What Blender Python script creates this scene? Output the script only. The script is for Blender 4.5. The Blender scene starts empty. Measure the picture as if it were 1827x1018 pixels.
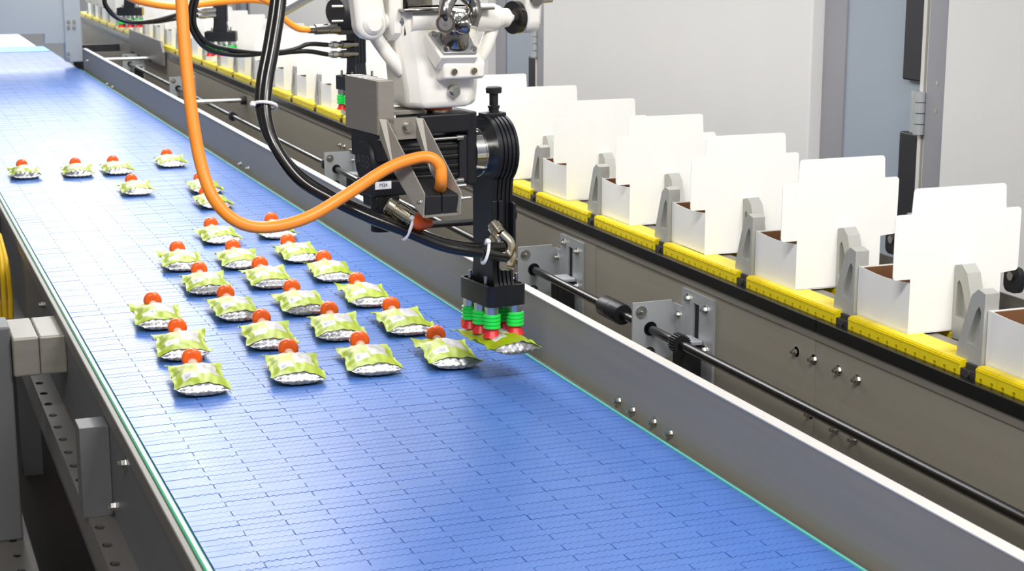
import bpy, bmesh, math, random
import numpy as np
from mathutils import Matrix, Vector

random.seed(7)
rng = np.random.default_rng(7)
SC = bpy.context.scene
COL = SC.collection

# ------------------------------------------------------------------ camera
IW, IH, FPX = 1827.0, 1018.0, 3000.0
VX, VY = -277 - 913.5, -145 - 509.0            # vanishing point of the belt direction
PITCH = math.atan2(-VY, FPX)
YAW = math.atan2(-VX, math.hypot(FPX, VY))
CAM = np.array([0.0, 0.0, 0.8])                # belt surface is z = 0
FW = np.array([math.sin(YAW) * math.cos(PITCH), math.cos(YAW) * math.cos(PITCH), -math.sin(PITCH)])
RT = np.array([math.cos(YAW), -math.sin(YAW), 0.0])
UP = np.cross(RT, FW)
cd = bpy.data.cameras.new('camera')
cam = bpy.data.objects.new('camera', cd)
COL.objects.link(cam)
cam.matrix_world = Matrix(((RT[0], UP[0], -FW[0], CAM[0]), (RT[1], UP[1], -FW[1], CAM[1]), (RT[2], UP[2], -FW[2], CAM[2]), (0, 0, 0, 1)))
cd.sensor_width = 36.0
cd.lens = FPX / IW * 36.0
cd.clip_start = 0.05
cd.dof.use_dof = True
cd.dof.focus_distance = 2.95
cd.dof.aperture_fstop = 16.0
SC.camera = cam

# ------------------------------------------------------------------ world, lights, exposure
SC.view_settings.view_transform = 'Standard'
SC.view_settings.look = 'None'
SC.view_settings.gamma = 1.0
SC.view_settings.use_curve_mapping = False
SC.view_settings.exposure = 0.1
world = bpy.data.worlds.new('hall_light')
SC.world = world
world.use_nodes = True
world.node_tree.nodes['Background'].inputs[0].default_value = (0.93, 0.96, 1.0, 1)
world.node_tree.nodes['Background'].inputs[1].default_value = 0.27


def area(name, loc, target, sx, sy, watts, color=(1, 1, 1)):
    l = bpy.data.lights.new(name, 'AREA')
    l.shape = 'RECTANGLE'
    l.size, l.size_y = sx, sy
    l.energy = watts
    l.color = color
    o = bpy.data.objects.new(name, l)
    COL.objects.link(o)
    o.location = loc
    d = Vector(target) - Vector(loc)
    o.rotation_euler = d.to_track_quat('-Z', 'Y').to_euler()
    return o


# LED light bars of the robot cell, running along the line above the belt and the cartons
for x, w in ((1.0, 52), (1.45, 22)):
    for y in (3.9, 6.1, 8.3):
        area('cell_led_bar', (x, y, 1.15), (x, y, 0), 0.22, 2.0, w / 3, (1.0, 0.99, 0.97))
area('far_belt_fill', (0.75, 12.4, 1.9), (0.75, 12.4, 0), 1.5, 2.4, 90, (0.95, 0.98, 1.0))  # unseen light added to brighten the belt beyond the end wall
# unseen bright source added past the far end for the belt's pale sheen
area('sheen_light', (2.3, 17.0, 4.7), (2.3, 0.0, 3.4), 4.8, 7.4, 290, (0.97, 0.985, 1.0))
# added fill lights on the camera side, brightening the faces turned to it
for x in (-0.6, 1.6):
    area('front_fill', (x, 0.2, 2.5), (x + 0.5, 2.4, 0), 1.3, 0.5, 70, (1.0, 0.98, 0.96))


# ------------------------------------------------------------------ pixel helpers (direction only; distance from a plane)
def ray(u, v):
    return FW * FPX + RT * (u - IW / 2) + UP * (IH / 2 - v)


def onz(u, v, z=0.0):
    d = ray(u, v)
    return CAM + (z - CAM[2]) / d[2] * d


def onx(u, v, x):
    d = ray(u, v)
    return CAM + (x - CAM[0]) / d[0] * d


def ony(u, v, y):
    d = ray(u, v)
    return CAM + (y - CAM[1]) / d[1] * d


# ------------------------------------------------------------------ materials
def lin(c):
    c = c / 255.0
    return c / 12.92 if c <= 0.04045 else ((c + 0.055) / 1.055) ** 2.4


def rgb(r, g, b):
    return (lin(r), lin(g), lin(b), 1.0)


def mat(name, col, rough=0.5, metal=0.0, noise=0.0, scale=40.0, stretch=(1, 1, 1), bump=0.0, spec=0.5, coat=0.0, rough_var=0.0):
    m = bpy.data.materials.new(name)
    m.use_nodes = True
    nt = m.node_tree
    b = nt.nodes['Principled BSDF']
    b.inputs['Base Color'].default_value = col
    b.inputs['Roughness'].default_value = rough
    b.inputs['Metallic'].default_value = metal
    b.inputs['Specular IOR Level'].default_value = spec
    b.inputs['Coat Weight'].default_value = coat
    if noise or bump or rough_var:
        tc = nt.nodes.new('ShaderNodeTexCoord')
        mp = nt.nodes.new('ShaderNodeMapping')
        mp.inputs['Scale'].default_value = stretch
        nz = nt.nodes.new('ShaderNodeTexNoise')
        nz.inputs['Scale'].default_value = scale
        nz.inputs['Detail'].default_value = 4
        nt.links.new(tc.outputs['Object'], mp.inputs[0])
        nt.links.new(mp.outputs[0], nz.inputs['Vector'])
        if noise:
            mx = nt.nodes.new('ShaderNodeMix')
            mx.data_type = 'RGBA'
            mx.inputs['A'].default_value = tuple(max(0, c * (1 - noise)) for c in col[:3]) + (1,)
            mx.inputs['B'].default_value = tuple(min(1, c * (1 + noise)) for c in col[:3]) + (1,)
            nt.links.new(nz.outputs[0], mx.inputs['Factor'])
            nt.links.new(mx.outputs['Result'], b.inputs['Base Color'])
        if rough_var:
            mr = nt.nodes.new('ShaderNodeMapRange')
            mr.inputs['To Min'].default_value = max(0.02, rough - rough_var)
            mr.inputs['To Max'].default_value = min(1, rough + rough_var)
            nt.links.new(nz.outputs[0], mr.inputs['Value'])
            nt.links.new(mr.outputs[0], b.inputs['Roughness'])
        if bump:
            bp = nt.nodes.new('ShaderNodeBump')
            bp.inputs['Strength'].default_value = bump
            bp.inputs['Distance'].default_value = 0.002
            nt.links.new(nz.outputs[0], bp.inputs['Height'])
            nt.links.new(bp.outputs[0], b.inputs['Normal'])
    return m


M = {}
M['belt'] = mat('blue_belt_plastic', rgb(74, 116, 192), 0.35, 0, 0.10, 26, (1, 1, 1), 0.05, 0.5, rough_var=0.06)
M['belt_gap'] = mat('blue_belt_underside', rgb(40, 66, 140), 0.6)
M['belt_white'] = mat('white_transfer_belt', rgb(225, 228, 230), 0.5, 0, 0.03)
M['edge_green'] = mat('green_wear_strip', rgb(60, 176, 128), 0.25, 0, 0.08, 12, coat=0.4)
M['steel'] = mat('brushed_steel', rgb(150, 145, 136), 0.5, 0.45, 0.10, 14, (1, 0.15, 6), 0.03, rough_var=0.06)
M['steel_warm'] = mat('warm_sheet_steel', rgb(146, 140, 128), 0.58, 0.0, 0.10, 14, (1, 0.15, 6), 0.03, rough_var=0.06)
M['steel_dark'] = mat('dull_steel', rgb(130, 126, 120), 0.5, 0.6, 0.12, 10, (1, 0.2, 4), 0.03)
M['steel_bright'] = mat('bright_steel', rgb(205, 205, 205), 0.25, 1.0, 0.08, 60, (1, 1, 8), 0.02)
M['zinc'] = mat('zinc_plate', rgb(180, 184, 187), 0.4, 0.4, 0.08, 30)
M['strip_white'] = mat('white_edge_strip', rgb(206, 203, 198), 0.55, 0, 0.03)
M['chrome'] = mat('polished_chrome', rgb(215, 213, 208), 0.10, 1.0)
M['gunmetal'] = mat('gunmetal_joint', rgb(150, 146, 142), 0.16, 1.0, 0.05, 30)
M['nickel'] = mat('nickel_fitting', rgb(205, 195, 175), 0.18, 1.0, 0.08, 80)
M['bolt'] = mat('bolt_steel', rgb(190, 188, 182), 0.25, 1.0)
M['black'] = mat('black_anodised', rgb(26, 27, 32), 0.38, 0.2, 0.12, 60)
M['black_rail'] = mat('black_guide_rail', rgb(8, 9, 13), 0.32, 0, 0.10, 20)
M['black_matt'] = mat('black_matt_plastic', rgb(22, 22, 26), 0.5)
M['rubber'] = mat('black_hose_rubber', rgb(15, 14, 14), 0.24, 0, 0.08, 50, coat=0.15)
M['hose_brown'] = mat('dark_hose', rgb(26, 22, 20), 0.22, coat=0.5)
M['orange'] = mat('orange_cable', rgb(252, 146, 44), 0.36, 0, 0.05, 40)
M['orange_boot'] = mat('orange_boot', rgb(214, 84, 26), 0.35)
M['yellow'] = mat('yellow_chain', rgb(238, 214, 10), 0.38, 0, 0.06, 40, coat=0.1)
M['grey_lug'] = mat('grey_lug_cast', rgb(178, 178, 172), 0.45, 0.15, 0.05, 60)
M['clip'] = mat('dark_clip', rgb(70, 66, 66), 0.45, 0.4, 0.2, 80)
M['card'] = mat('white_carton_board', rgb(240, 239, 236), 0.62, 0, 0.015, 30)
M['card_in'] = mat('brown_carton_inside', rgb(118, 78, 46), 0.8, 0, 0.08, 60)
M['robot_white'] = mat('white_robot_paint', rgb(238, 234, 224), 0.3, 0, 0.03, 20, coat=0.3)
M['robot_grey'] = mat('grey_flange', rgb(170, 170, 170), 0.35, 0.6)
M['panel'] = mat('white_enclosure_panel', rgb(214, 213, 211), 0.45, 0, 0.02, 6)
M['panel_grey'] = mat('blue_grey_frame', rgb(150, 160, 172), 0.45, 0, 0.04, 6)
M['panel_grey2'] = mat('grey_frame_edge', rgb(150, 150, 156), 0.45, 0.2, 0.04, 6)
M['end_panel'] = mat('light_grey_end_panel', rgb(168, 176, 182), 0.5, 0, 0.03, 5)
M['gasket'] = mat('black_gasket', rgb(34, 35, 40), 0.5)
M['cup_green'] = mat('green_suction_bellows', rgb(40, 222, 84), 0.4)
M['cup_red'] = mat('red_suction_lip', rgb(214, 34, 40), 0.4)
M['floor'] = mat('dark_floor', rgb(58, 50, 42), 0.6, 0, 0.2, 3)
M['post'] = mat('grey_post_paint', rgb(98, 98, 100), 0.5, 0, 0.04, 20)
M['wall'] = mat('hall_wall_paint', rgb(216, 216, 216), 0.7, 0, 0.02, 4)
M['cap'] = mat('orange_cap_plastic', rgb(246, 96, 18), 0.2, 0, 0.04, 40, coat=0.3)
M['spout'] = mat('pink_spout_plastic', rgb(236, 196, 184), 0.4)
M['foil'] = mat('silver_foil', rgb(160, 161, 165), 0.27, 0.95, 0.06, 25, bump=0.06)
M['label_white'] = mat('white_sticker', rgb(238, 240, 242), 0.5)
M['print_black'] = mat('black_print', rgb(40, 40, 44), 0.6)
M['emboss'] = mat('grey_emboss', rgb(58, 58, 64), 0.4)
M['tie'] = mat('white_cable_tie', rgb(236, 232, 232), 0.45)
M['strap'] = mat('yellow_strap', rgb(220, 180, 30), 0.5)
M['cyan'] = mat('light_blue_strip', rgb(70, 170, 235), 0.4)
M['teal'] = mat('teal_edge_strip', rgb(110, 214, 196), 0.3)


def pouch_material():
    m = bpy.data.materials.new('printed_lime_film')
    m.use_nodes = True
    nt = m.node_tree
    b = nt.nodes['Principled BSDF']
    b.inputs['Roughness'].default_value = 0.42
    b.inputs['Specular IOR Level'].default_value = 0.35
    tc = nt.nodes.new('ShaderNodeTexCoord')
    sp = nt.nodes.new('ShaderNodeSeparateXYZ')
    uv = nt.nodes.new('ShaderNodeUVMap')
    uv.uv_map = 'flat'
    nt.links.new(uv.outputs[0], sp.inputs[0])

    def math_(op, a, bb):
        n = nt.nodes.new('ShaderNodeMath')
        n.operation = op
        for i, q in enumerate((a, bb)):
            if isinstance(q, (int, float)):
                n.inputs[i].default_value = q
            else:
                nt.links.new(q, n.inputs[i])
        return n.outputs[0]

    def rect(x0, x1, y0, y1):
        r = math_('MULTIPLY', math_('GREATER_THAN', sp.outputs[0], x0), math_('LESS_THAN', sp.outputs[0], x1))
        s = math_('MULTIPLY', math_('GREATER_THAN', sp.outputs[1], y0), math_('LESS_THAN', sp.outputs[1], y1))
        return math_('MULTIPLY', r, s)

    def lines(freq, duty):
        return math_('LESS_THAN', math_('FRACT', math_('MULTIPLY', sp.outputs[1], freq), 0), duty)

    nz = nt.nodes.new('ShaderNodeTexNoise')
    nz.inputs['Scale'].default_value = 18
    nt.links.new(tc.outputs['Object'], nz.inputs['Vector'])
    base = nt.nodes.new('ShaderNodeMix')
    base.data_type = 'RGBA'
    base.inputs['A'].default_value = rgb(140, 162, 12)
    base.inputs['B'].default_value = rgb(170, 188, 24)
    nt.links.new(nz.outputs[0], base.inputs['Factor'])
    cur = base.outputs['Result']
    layers = [
        (rect(0.10, 0.47, 0.30, 0.86), rgb(174, 192, 56)),           # lighter left half of the back print
        (rect(0.48, 0.87, 0.29, 0.88), rgb(206, 204, 201)),          # big white text block
        (rect(0.17, 0.44, 0.16, 0.38), rgb(210, 211, 208)),          # white code box
        (math_('MULTIPLY', rect(0.51, 0.84, 0.32, 0.86), lines(26, 0.3)), rgb(168, 166, 168)),
        (math_('MULTIPLY', rect(0.22, 0.40, 0.20, 0.34), lines(45, 0.5)), rgb(120, 118, 130)),
        (math_('MULTIPLY', rect(0.14, 0.44, 0.60, 0.78), lines(26, 0.3)), rgb(236, 236, 214)),
        (math_('MULTIPLY', rect(0.10, 0.20, 0.48, 0.62), lines(40, 0.5)), rgb(120, 132, 70)),
    ]
    for fac, c in layers:
        mx = nt.nodes.new('ShaderNodeMix')
        mx.data_type = 'RGBA'
        nt.links.new(fac, mx.inputs['Factor'])
        nt.links.new(cur, mx.inputs['A'])
        mx.inputs['B'].default_value = c
        cur = mx.outputs['Result']
    nt.links.new(cur, b.inputs['Base Color'])
    return m


M['film'] = pouch_material()


# ------------------------------------------------------------------ mesh helpers
class MB:
    def __init__(self):
        self.v, self.f, self.mi = [], [], []
        self.cur = 0

    def add(self, vs, fs):
        o = len(self.v)
        self.v += [tuple(float(c) for c in p) for p in vs]
        self.f += [tuple(o + i for i in q) for q in fs]
        self.mi += [self.cur] * len(fs)
        return self

    def box(self, x0, x1, y0, y1, z0, z1, frame=None):
        vs = [(x, y, z) for z in (z0, z1) for y in (y0, y1) for x in (x0, x1)]
        if frame:
            vs = [frame(*p) for p in vs]
        return self.add(vs, [(0, 2, 3, 1), (4, 5, 7, 6), (0, 1, 5, 4), (2, 6, 7, 3), (0, 4, 6, 2), (1, 3, 7, 5)])

    def prism(self, prof, w0, w1, axis='x', frame=None):
        """profile points (p, q) extruded along an axis: x -> (w,p,q), y -> (p,w,q), z -> (p,q,w)"""
        n = len(prof)

        def pt(p, q, w):
            return {'x': (w, p, q), 'y': (p, w, q), 'z': (p, q, w)}[axis]
        vs = [pt(p, q, w0) for p, q in prof] + [pt(p, q, w1) for p, q in prof]
        if frame:
            vs = [frame(*p) for p in vs]
        fs = [tuple(range(n))[::-1], tuple(range(n, 2 * n))]
        fs += [(i, (i + 1) % n, n + (i + 1) % n, n + i) for i in range(n)]
        return self.add(vs, fs)

    def cyl(self, p0, p1, r0, r1=None, seg=20, caps=True):
        return self.rev(p0, p1, [(0, r0), (1, r0 if r1 is None else r1)], seg, caps)

    def rev(self, p0, p1, prof, seg=20, caps=True):
        """surface of revolution: prof = (fraction along p0-p1, radius)"""
        p0, p1 = np.array(p0, float), np.array(p1, float)
        ax = p1 - p0
        L = np.linalg.norm(ax)
        ax = ax / L
        h = np.array([0, 0, 1.0]) if abs(ax[2]) < 0.9 else np.array([1.0, 0, 0])
        e1 = np.cross(ax, h)
        e1 /= np.linalg.norm(e1)
        e2 = np.cross(ax, e1)
        vs, fs = [], []
        for t, r in prof:
            for k in range(seg):
                a = 2 * math.pi * k / seg
                vs.append(p0 + ax * L * t + r * (math.cos(a) * e1 + math.sin(a) * e2))
        for j in range(len(prof) - 1):
            for k in range(seg):
                k2 = (k + 1) % seg
                fs.append((j * seg + k, j * seg + k2, (j + 1) * seg + k2, (j + 1) * seg + k))
        if caps:
            fs.append(tuple(range(seg))[::-1])
            n = (len(prof) - 1) * seg
            fs.append(tuple(n + k for k in range(seg)))
        return self.add(vs, fs)

    def tube(self, pts, r, seg=14, caps=True):
        pts = [np.array(p, float) for p in pts]
        n = len(pts)
        tang = []
        for i in range(n):
            t = pts[min(i + 1, n - 1)] - pts[max(i - 1, 0)]
            tang.append(t / np.linalg.norm(t))
        e1 = np.cross(tang[0], [0.3, 0.5, 0.8])
        e1 /= np.linalg.norm(e1)
        vs, fs = [], []
        for i in range(n):
            e1 = e1 - tang[i] * (e1 @ tang[i])
            e1 /= np.linalg.norm(e1)
            e2 = np.cross(tang[i], e1)
            rr = r[i] if isinstance(r, (list, tuple)) else r
            for k in range(seg):
                a = 2 * math.pi * k / seg
                vs.append(pts[i] + rr * (math.cos(a) * e1 + math.sin(a) * e2))
        for j in range(n - 1):
            for k in range(seg):
                k2 = (k + 1) % seg
                fs.append((j * seg + k, j * seg + k2, (j + 1) * seg + k2, (j + 1) * seg + k))
        if caps:
            fs.append(tuple(range(seg))[::-1])
            fs.append(tuple((n - 1) * seg + k for k in range(seg)))
        return self.add(vs, fs)

    def mesh(self, name, mats, smooth=35, uv=None):
        me = bpy.data.meshes.new(name)
        me.from_pydata(self.v, [], self.f)
        for m in (mats if isinstance(mats, (list, tuple)) else [mats]):
            me.materials.append(m)
        me.polygons.foreach_set('material_index', self.mi)
        bm = bmesh.new()
        bm.from_mesh(me)
        bmesh.ops.recalc_face_normals(bm, faces=bm.faces)
        bm.to_mesh(me)
        bm.free()
        if smooth:
            me.polygons.foreach_set('use_smooth', [True] * len(me.polygons))
            me.set_sharp_from_angle(angle=math.radians(smooth))
        me.update()
        return me

    def obj(self, name, mats, parent=None, smooth=35, bevel=0.0):
        o = bpy.data.objects.new(name, self.mesh(name, mats, smooth))
        COL.objects.link(o)
        if parent:
            put(o, parent)
        if bevel:
            b = o.modifiers.new('edge', 'BEVEL')
            b.width = bevel
            b.segments = 2
            b.limit_method = 'ANGLE'
            b.angle_limit = math.radians(40)
        return o


def put(o, parent):
    """parent o (given in world coordinates) to a root that has its own transform"""
    o.parent = parent
    o.matrix_parent_inverse = parent.matrix_world.inverted()


def empty(name, loc, label, cat, group=None, rz=0.0):
    o = bpy.data.objects.new(name, None)
    o.empty_display_size = 0.05
    COL.objects.link(o)
    o.location = loc
    o.rotation_euler = (0, 0, rz)
    o.matrix_world = Matrix.Translation(loc) @ Matrix.Rotation(rz, 4, 'Z')
    tag(o, label, cat, group)
    return o


def tag(o, label=None, cat=None, group=None, kind=None):
    if label:
        o['label'] = label
    if cat:
        o['category'] = cat
    if group:
        o['group'] = group
    if kind:
        o['kind'] = kind
    return o


def inst(me, name, parent, loc=(0, 0, 0), rz=0.0):
    """a part that shares mesh data, placed in its parent's own space"""
    o = bpy.data.objects.new(name, me)
    COL.objects.link(o)
    o.parent = parent
    o.location = loc
    o.rotation_euler = (0, 0, rz)
    return o


def rrect(x0, x1, y0, y1, r, n=5):
    pts = []
    for cx, cy, a0 in ((x1 - r, y1 - r, 0), (x0 + r, y1 - r, 90), (x0 + r, y0 + r, 180), (x1 - r, y0 + r, 270)):
        for k in range(n + 1):
            a = math.radians(a0 + 90 * k / n)
            pts.append((cx + r * math.cos(a), cy + r * math.sin(a)))
    return pts


def spline(pts, n=10):
    """Catmull-Rom through points"""
    P = [np.array(p, float) for p in pts]
    P = [2 * P[0] - P[1]] + P + [2 * P[-1] - P[-2]]
    out = []
    for i in range(1, len(P) - 2):
        for k in range(n):
            t = k / n
            out.append(0.5 * (2 * P[i] + (P[i + 1] - P[i - 1]) * t + (2 * P[i - 1] - 5 * P[i] + 4 * P[i + 1] - P[i + 2]) * t * t
                              + (3 * P[i] - P[i - 1] - 3 * P[i + 1] + P[i + 2]) * t ** 3))
    out.append(P[-2])
    return out


def nth(i):
    w = ['first', 'second', 'third', 'fourth', 'fifth', 'sixth', 'seventh', 'eighth', 'ninth', 'tenth', 'eleventh', 'twelfth',
         'thirteenth', 'fourteenth', 'fifteenth', 'sixteenth', 'seventeenth', 'eighteenth', 'nineteenth', 'twentieth']
    if i < 20:
        return w[i]
    return 'twenty-' + w[i - 20] if i < 29 else ['thirtieth', 'thirty-first', 'thirty-second', 'thirty-third', 'thirty-fourth'][i - 29]


def hexbolt(mb, p, n, r=0.006, h=0.005, washer=True):
    """hex head standing on point p with outward normal n"""
    p, n = np.array(p, float), np.array(n, float)
    if washer:
        mb.cyl(p - n * 0.001, p + n * 0.0012, r * 1.5, seg=16)
    mb.cyl(p, p + n * h, r, seg=6)
    mb.cyl(p + n * h * 0.9, p + n * h * 1.7, r * 0.55, seg=10)


BX0, BX1 = 0.3705, 1.1285          # belt edges
FLOOR = -0.95
# ================================================================== SETTING
mb = MB().box(-4, 6, -4, 18, FLOOR - 0.05, FLOOR)
tag(mb.obj('floor', M['floor'], smooth=0), kind='structure')

# ---- enclosure wall behind the carton conveyor (white doors between grey columns)
WX = 2.2


def wy(u):
    return float(onx(u, 60, WX)[1])


mb = MB().box(WX + 0.06, WX + 0.12, 0.2, 12.6, FLOOR, 2.3)
wall = tag(mb.obj('wall_right', M['panel_grey'], smooth=0), kind='structure')
PERIOD = wy(878) - wy(1461)
GZ0 = float(onx(1630, 237, WX)[2] + onx(996, 112, WX)[2]) / 2
GZ1 = float(onx(1630, 145, WX)[2] + onx(996, 48, WX)[2]) / 2
for k in range(-1, 4):
    dy = k * PERIOD

    def Y(u):
        return wy(u) + dy
    # grey column, its darker left part first
    MB().box(WX + 0.015, WX + 0.07, Y(1500), Y(1461), FLOOR, 2.3).obj('column_side', M['panel_grey2'], wall, 0)
    MB().box(WX + 0.02, WX + 0.07, Y(1612), Y(1500), FLOOR, 2.3).obj('column', M['panel_grey'], wall, 0)
    # black gaskets broken at the hinge
    for z0, z1 in ((FLOOR, GZ0), (GZ1, 1.4)):
        MB().box(WX + 0.0, WX + 0.07, Y(1648), Y(1613), z0, z1).obj('gasket', M['gasket'], wall, 0, 0.004)
    MB().box(WX + 0.018, WX + 0.07, Y(1650), Y(1612), FLOOR, 2.3).obj('column_edge', M['panel_grey'], wall, 0)
    MB().box(WX - 0.004, WX + 0.07, Y(1655), Y(1649), FLOOR, 2.3).obj('seal_strip', M['strip_white'], wall, 0)
    MB().box(WX + 0.01, WX + 0.07, Y(1660), Y(1655), FLOOR, 2.3).obj('seal_gap', M['gasket'], wall, 0)
    MB().box(WX - 0.004, WX + 0.07, Y(1665), Y(1660), FLOOR, 2.3).obj('seal_strip', M['strip_white'], wall, 0)
    edge = MB().box(WX - 0.01, WX + 0.07, Y(1702), Y(1665), FLOOR, 2.3).obj('door_edge', M['panel_grey2'], wall, 0)
    for z in (0.39, 0.45):
        MB().cyl((WX - 0.011, Y(1684), z), (WX - 0.009, Y(1684), z), 0.005).obj('rivet', M['bolt'], edge)
    hb = MB()
    for q in range(4):
        hb.cyl((WX - 0.012, Y(1657), GZ0 + 0.004 + q * 0.024), (WX - 0.012, Y(1657), GZ0 + 0.026 + q * 0.024), 0.014, seg=14)
    hb.box(WX - 0.01, WX + 0.01, Y(1650), Y(1638), GZ0 + 0.004, GZ0 + 0.098)
    hb.obj('hinge', M['zinc'], wall)
    # door leaf to the near side of this column edge
    d = MB().box(WX - 0.02, WX + 0.05, Y(1461) - PERIOD + 0.001, Y(1703), FLOOR + 0.1, 2.25).obj('door_%d' % (k + 2), M['panel'], None, 0, 0.004)
    tag(d, kind='structure')
d = MB().box(WX - 0.02, WX + 0.05, wy(1461) + 3 * PERIOD + 0.001, wy(1461) + 3 * PERIOD + 0.4, FLOOR + 0.1, 2.25).obj('door_6', M['panel'], None, 0)
tag(d, kind='structure')

# ---- end wall of the cell with the belt opening
EY = 9.55
zop = float(ony(30, 61, EY)[2])
zlow = float(ony(130, 110, EY)[2])
xa = float(ony(80, 70, EY)[0])
xb = float(ony(116, 80, EY)[0])
xc = float(ony(146, 80, EY)[0])
mb = MB().box(-1.6, xb, EY, EY + 0.06, zop, 0.62).box(xa, xb, EY, EY + 0.06, float(ony(100, 77, EY)[2]), zop)
wb = tag(mb.obj('wall_back', M['end_panel'], smooth=0), kind='structure')
p = MB().box(xb, xc, EY - 0.02, EY + 0.08, zlow, 0.66).obj('pillar', M['end_panel'], wb, 0, 0.004)
for uu, vv in ((122, 38), (132, 38), (122, 48), (132, 48), (122, 95), (122, 103)):
    q = ony(uu, vv, EY - 0.02)
    MB().cyl(q, q + np.array([0, -0.01, 0]), 0.009, seg=12).obj('rivet', M['bolt'], p)
MB().box(-1.6, 0.30, EY, EY + 0.06, FLOOR, zop).obj('lower_panel', M['end_panel'], wb, 0)
MB().box(1.15, 2.0, EY + 0.3, EY + 0.33, FLOOR, 0.1).obj('gap_shade', M['gasket'], wb, 0)  # black sheet standing in for the shade in the gap by the pillar

# ================================================================== BLUE MODULAR BELT
belt = empty('conveyor_belt', (0.75, 2.0, -0.012), 'wide blue modular plastic conveyor belt carrying the lime pouches', 'conveyor belt')
PITCH_Y, MODL, WAVES = 0.02013, 0.1253, 12
GAP = 0.0007
YB = 2.1149 - 0.5 * PITCH_Y          # a row of type B is centred here


def wave(x):
    """scalloped hinge line, flat beside the belt edges"""
    if x < BX0 + 0.022 or x > BX1 - 0.022:
        return 0.0
    t = (x / (MODL / WAVES)) % 1.0
    return 0.0030 if t < 0.5 else 0.0


def edge_pts(x0, x1):
    """x samples with the scallop steps between x0 and x1"""
    w = MODL / WAVES
    out = [(x0, wave(x0 + 1e-5))]
    k = math.floor(x0 / (w / 2)) + 1
    while k * w / 2 < x1 - 1e-6:
        x = k * w / 2
        a, b = wave(x - 1e-5), wave(x + 1e-5)
        if x - 0.0012 > x0 and x + 0.0012 < x1 and a != b:
            out += [(x - 0.0009, a), (x + 0.0009, b)]
        k += 1
    out.append((x1, wave(x1 - 1e-5)))
    return out


def module(mb, x0, x1, yc, dz=0.0, full=True):
    y0, y1 = yc - PITCH_Y / 2 + GAP, yc + PITCH_Y / 2 - GAP
    x0 += GAP
    x1 -= GAP
    if full:
        e = edge_pts(x0, x1)
        prof = [(x, y0 + w) for x, w in e] + [(x, y1 + w) for x, w in e[::-1]]
    else:
        prof = [(x0, y0), (x1, y0), (x1, y1), (x0, y1)]
    n = len(prof)
    vs = [(x, y, dz) for x, y in prof] + [(x, y, -0.004) for x, y in prof]
    mb.add(vs, [tuple(range(n))] + [(i, n + i, n + (i + 1) % n, (i + 1) % n) for i in range(n)])


def row_cuts(r):
    s = 0.4340 if r % 2 == 0 else 0.4966
    xs = [BX0]
    k = math.floor((BX0 - s) / MODL) + 1
    while s + k * MODL < BX1 - 0.012:
        x = s + k * MODL
        if x > BX0 + 0.012:
            xs.append(x)
        k += 1
    return xs + [BX1]


YW = float(onz(40, 84)[1])
MB().box(BX0, BX1, 1.0, YW, -0.012, -0.0032).obj('belt_underlay', M['belt_gap'], belt, 0)
r0 = int((1.55 - YB) / PITCH_Y)
rest, done = MB(), 0
for r in range(r0, int((YW - 0.02 - YB) / PITCH_Y)):
    yc = YB + r * PITCH_Y
    xs = row_cuts(r)
    for x0, x1 in zip(xs[:-1], xs[1:]):
        dz = random.uniform(-0.0003, 0.0003)
        vis = done < 300 and yc > 1.68 and -30 < (IW / 2 + FPX * ((np.array([x1, yc, 0]) - CAM) @ RT) / ((np.array([x1, yc, 0]) - CAM) @ FW)) and \
            (IH / 2 - FPX * ((np.array([(x0 + x1) / 2, yc, 0]) - CAM) @ UP) / ((np.array([(x0 + x1) / 2, yc, 0]) - CAM) @ FW)) < 1025
        if vis:
            one = MB()
            module(one, x0, x1, yc, dz)
            one.obj('belt_module', M['belt'], belt, 0)
            done += 1
        else:
            module(rest, x0, x1, yc, dz, yc < 6.0)
tag(rest.obj('belt_modules', M['belt'], belt, 0), kind='stuff')
YC = float(onz(40, 93)[1])
MB().box(BX0 - 0.01, BX1 - 0.004, YC, YW, -0.011, 0.003).obj('transfer_strip', M['cyan'], belt, 0, 0.002)
tr = MB().box(BX0 - 0.3, BX1 - 0.05, YW + 0.002, 17.0, -0.03, 0.004).obj('transfer_belt', M['belt_white'], None, 0)
tag(tr, 'bright white transfer belt beyond the opening in the end panel', 'conveyor belt')

# ---- belt frame, left side
lf = empty('belt_support', (0.33, 2.5, FLOOR), 'steel belt frame with green wear strip along the left edge of the blue belt', 'conveyor frame')
MB().box(0.3585, 0.3695, 0.9, 9.5, -0.012, 0.0015).obj('wear_strip', M['edge_green'], lf, 0, 0.003)
MB().box(0.3480, 0.3583, 0.9, 9.5, -0.03, -0.0015).obj('side_rail', M['steel_dark'], lf, 0, 0.002)
MB().box(0.352, 0.3565, 0.9, 9.5, -0.42, -0.03).obj('side_plate', M['post'], lf, 0)
for u, v in ((225, 826), (206, 902), (80, 543)):
    bm_ = MB()
    hexbolt(bm_, onx(u, v, 0.352), (-1, 0, 0), 0.008, 0.008)
    bm_.obj('frame_bolt', M['bolt'], lf)
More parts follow.
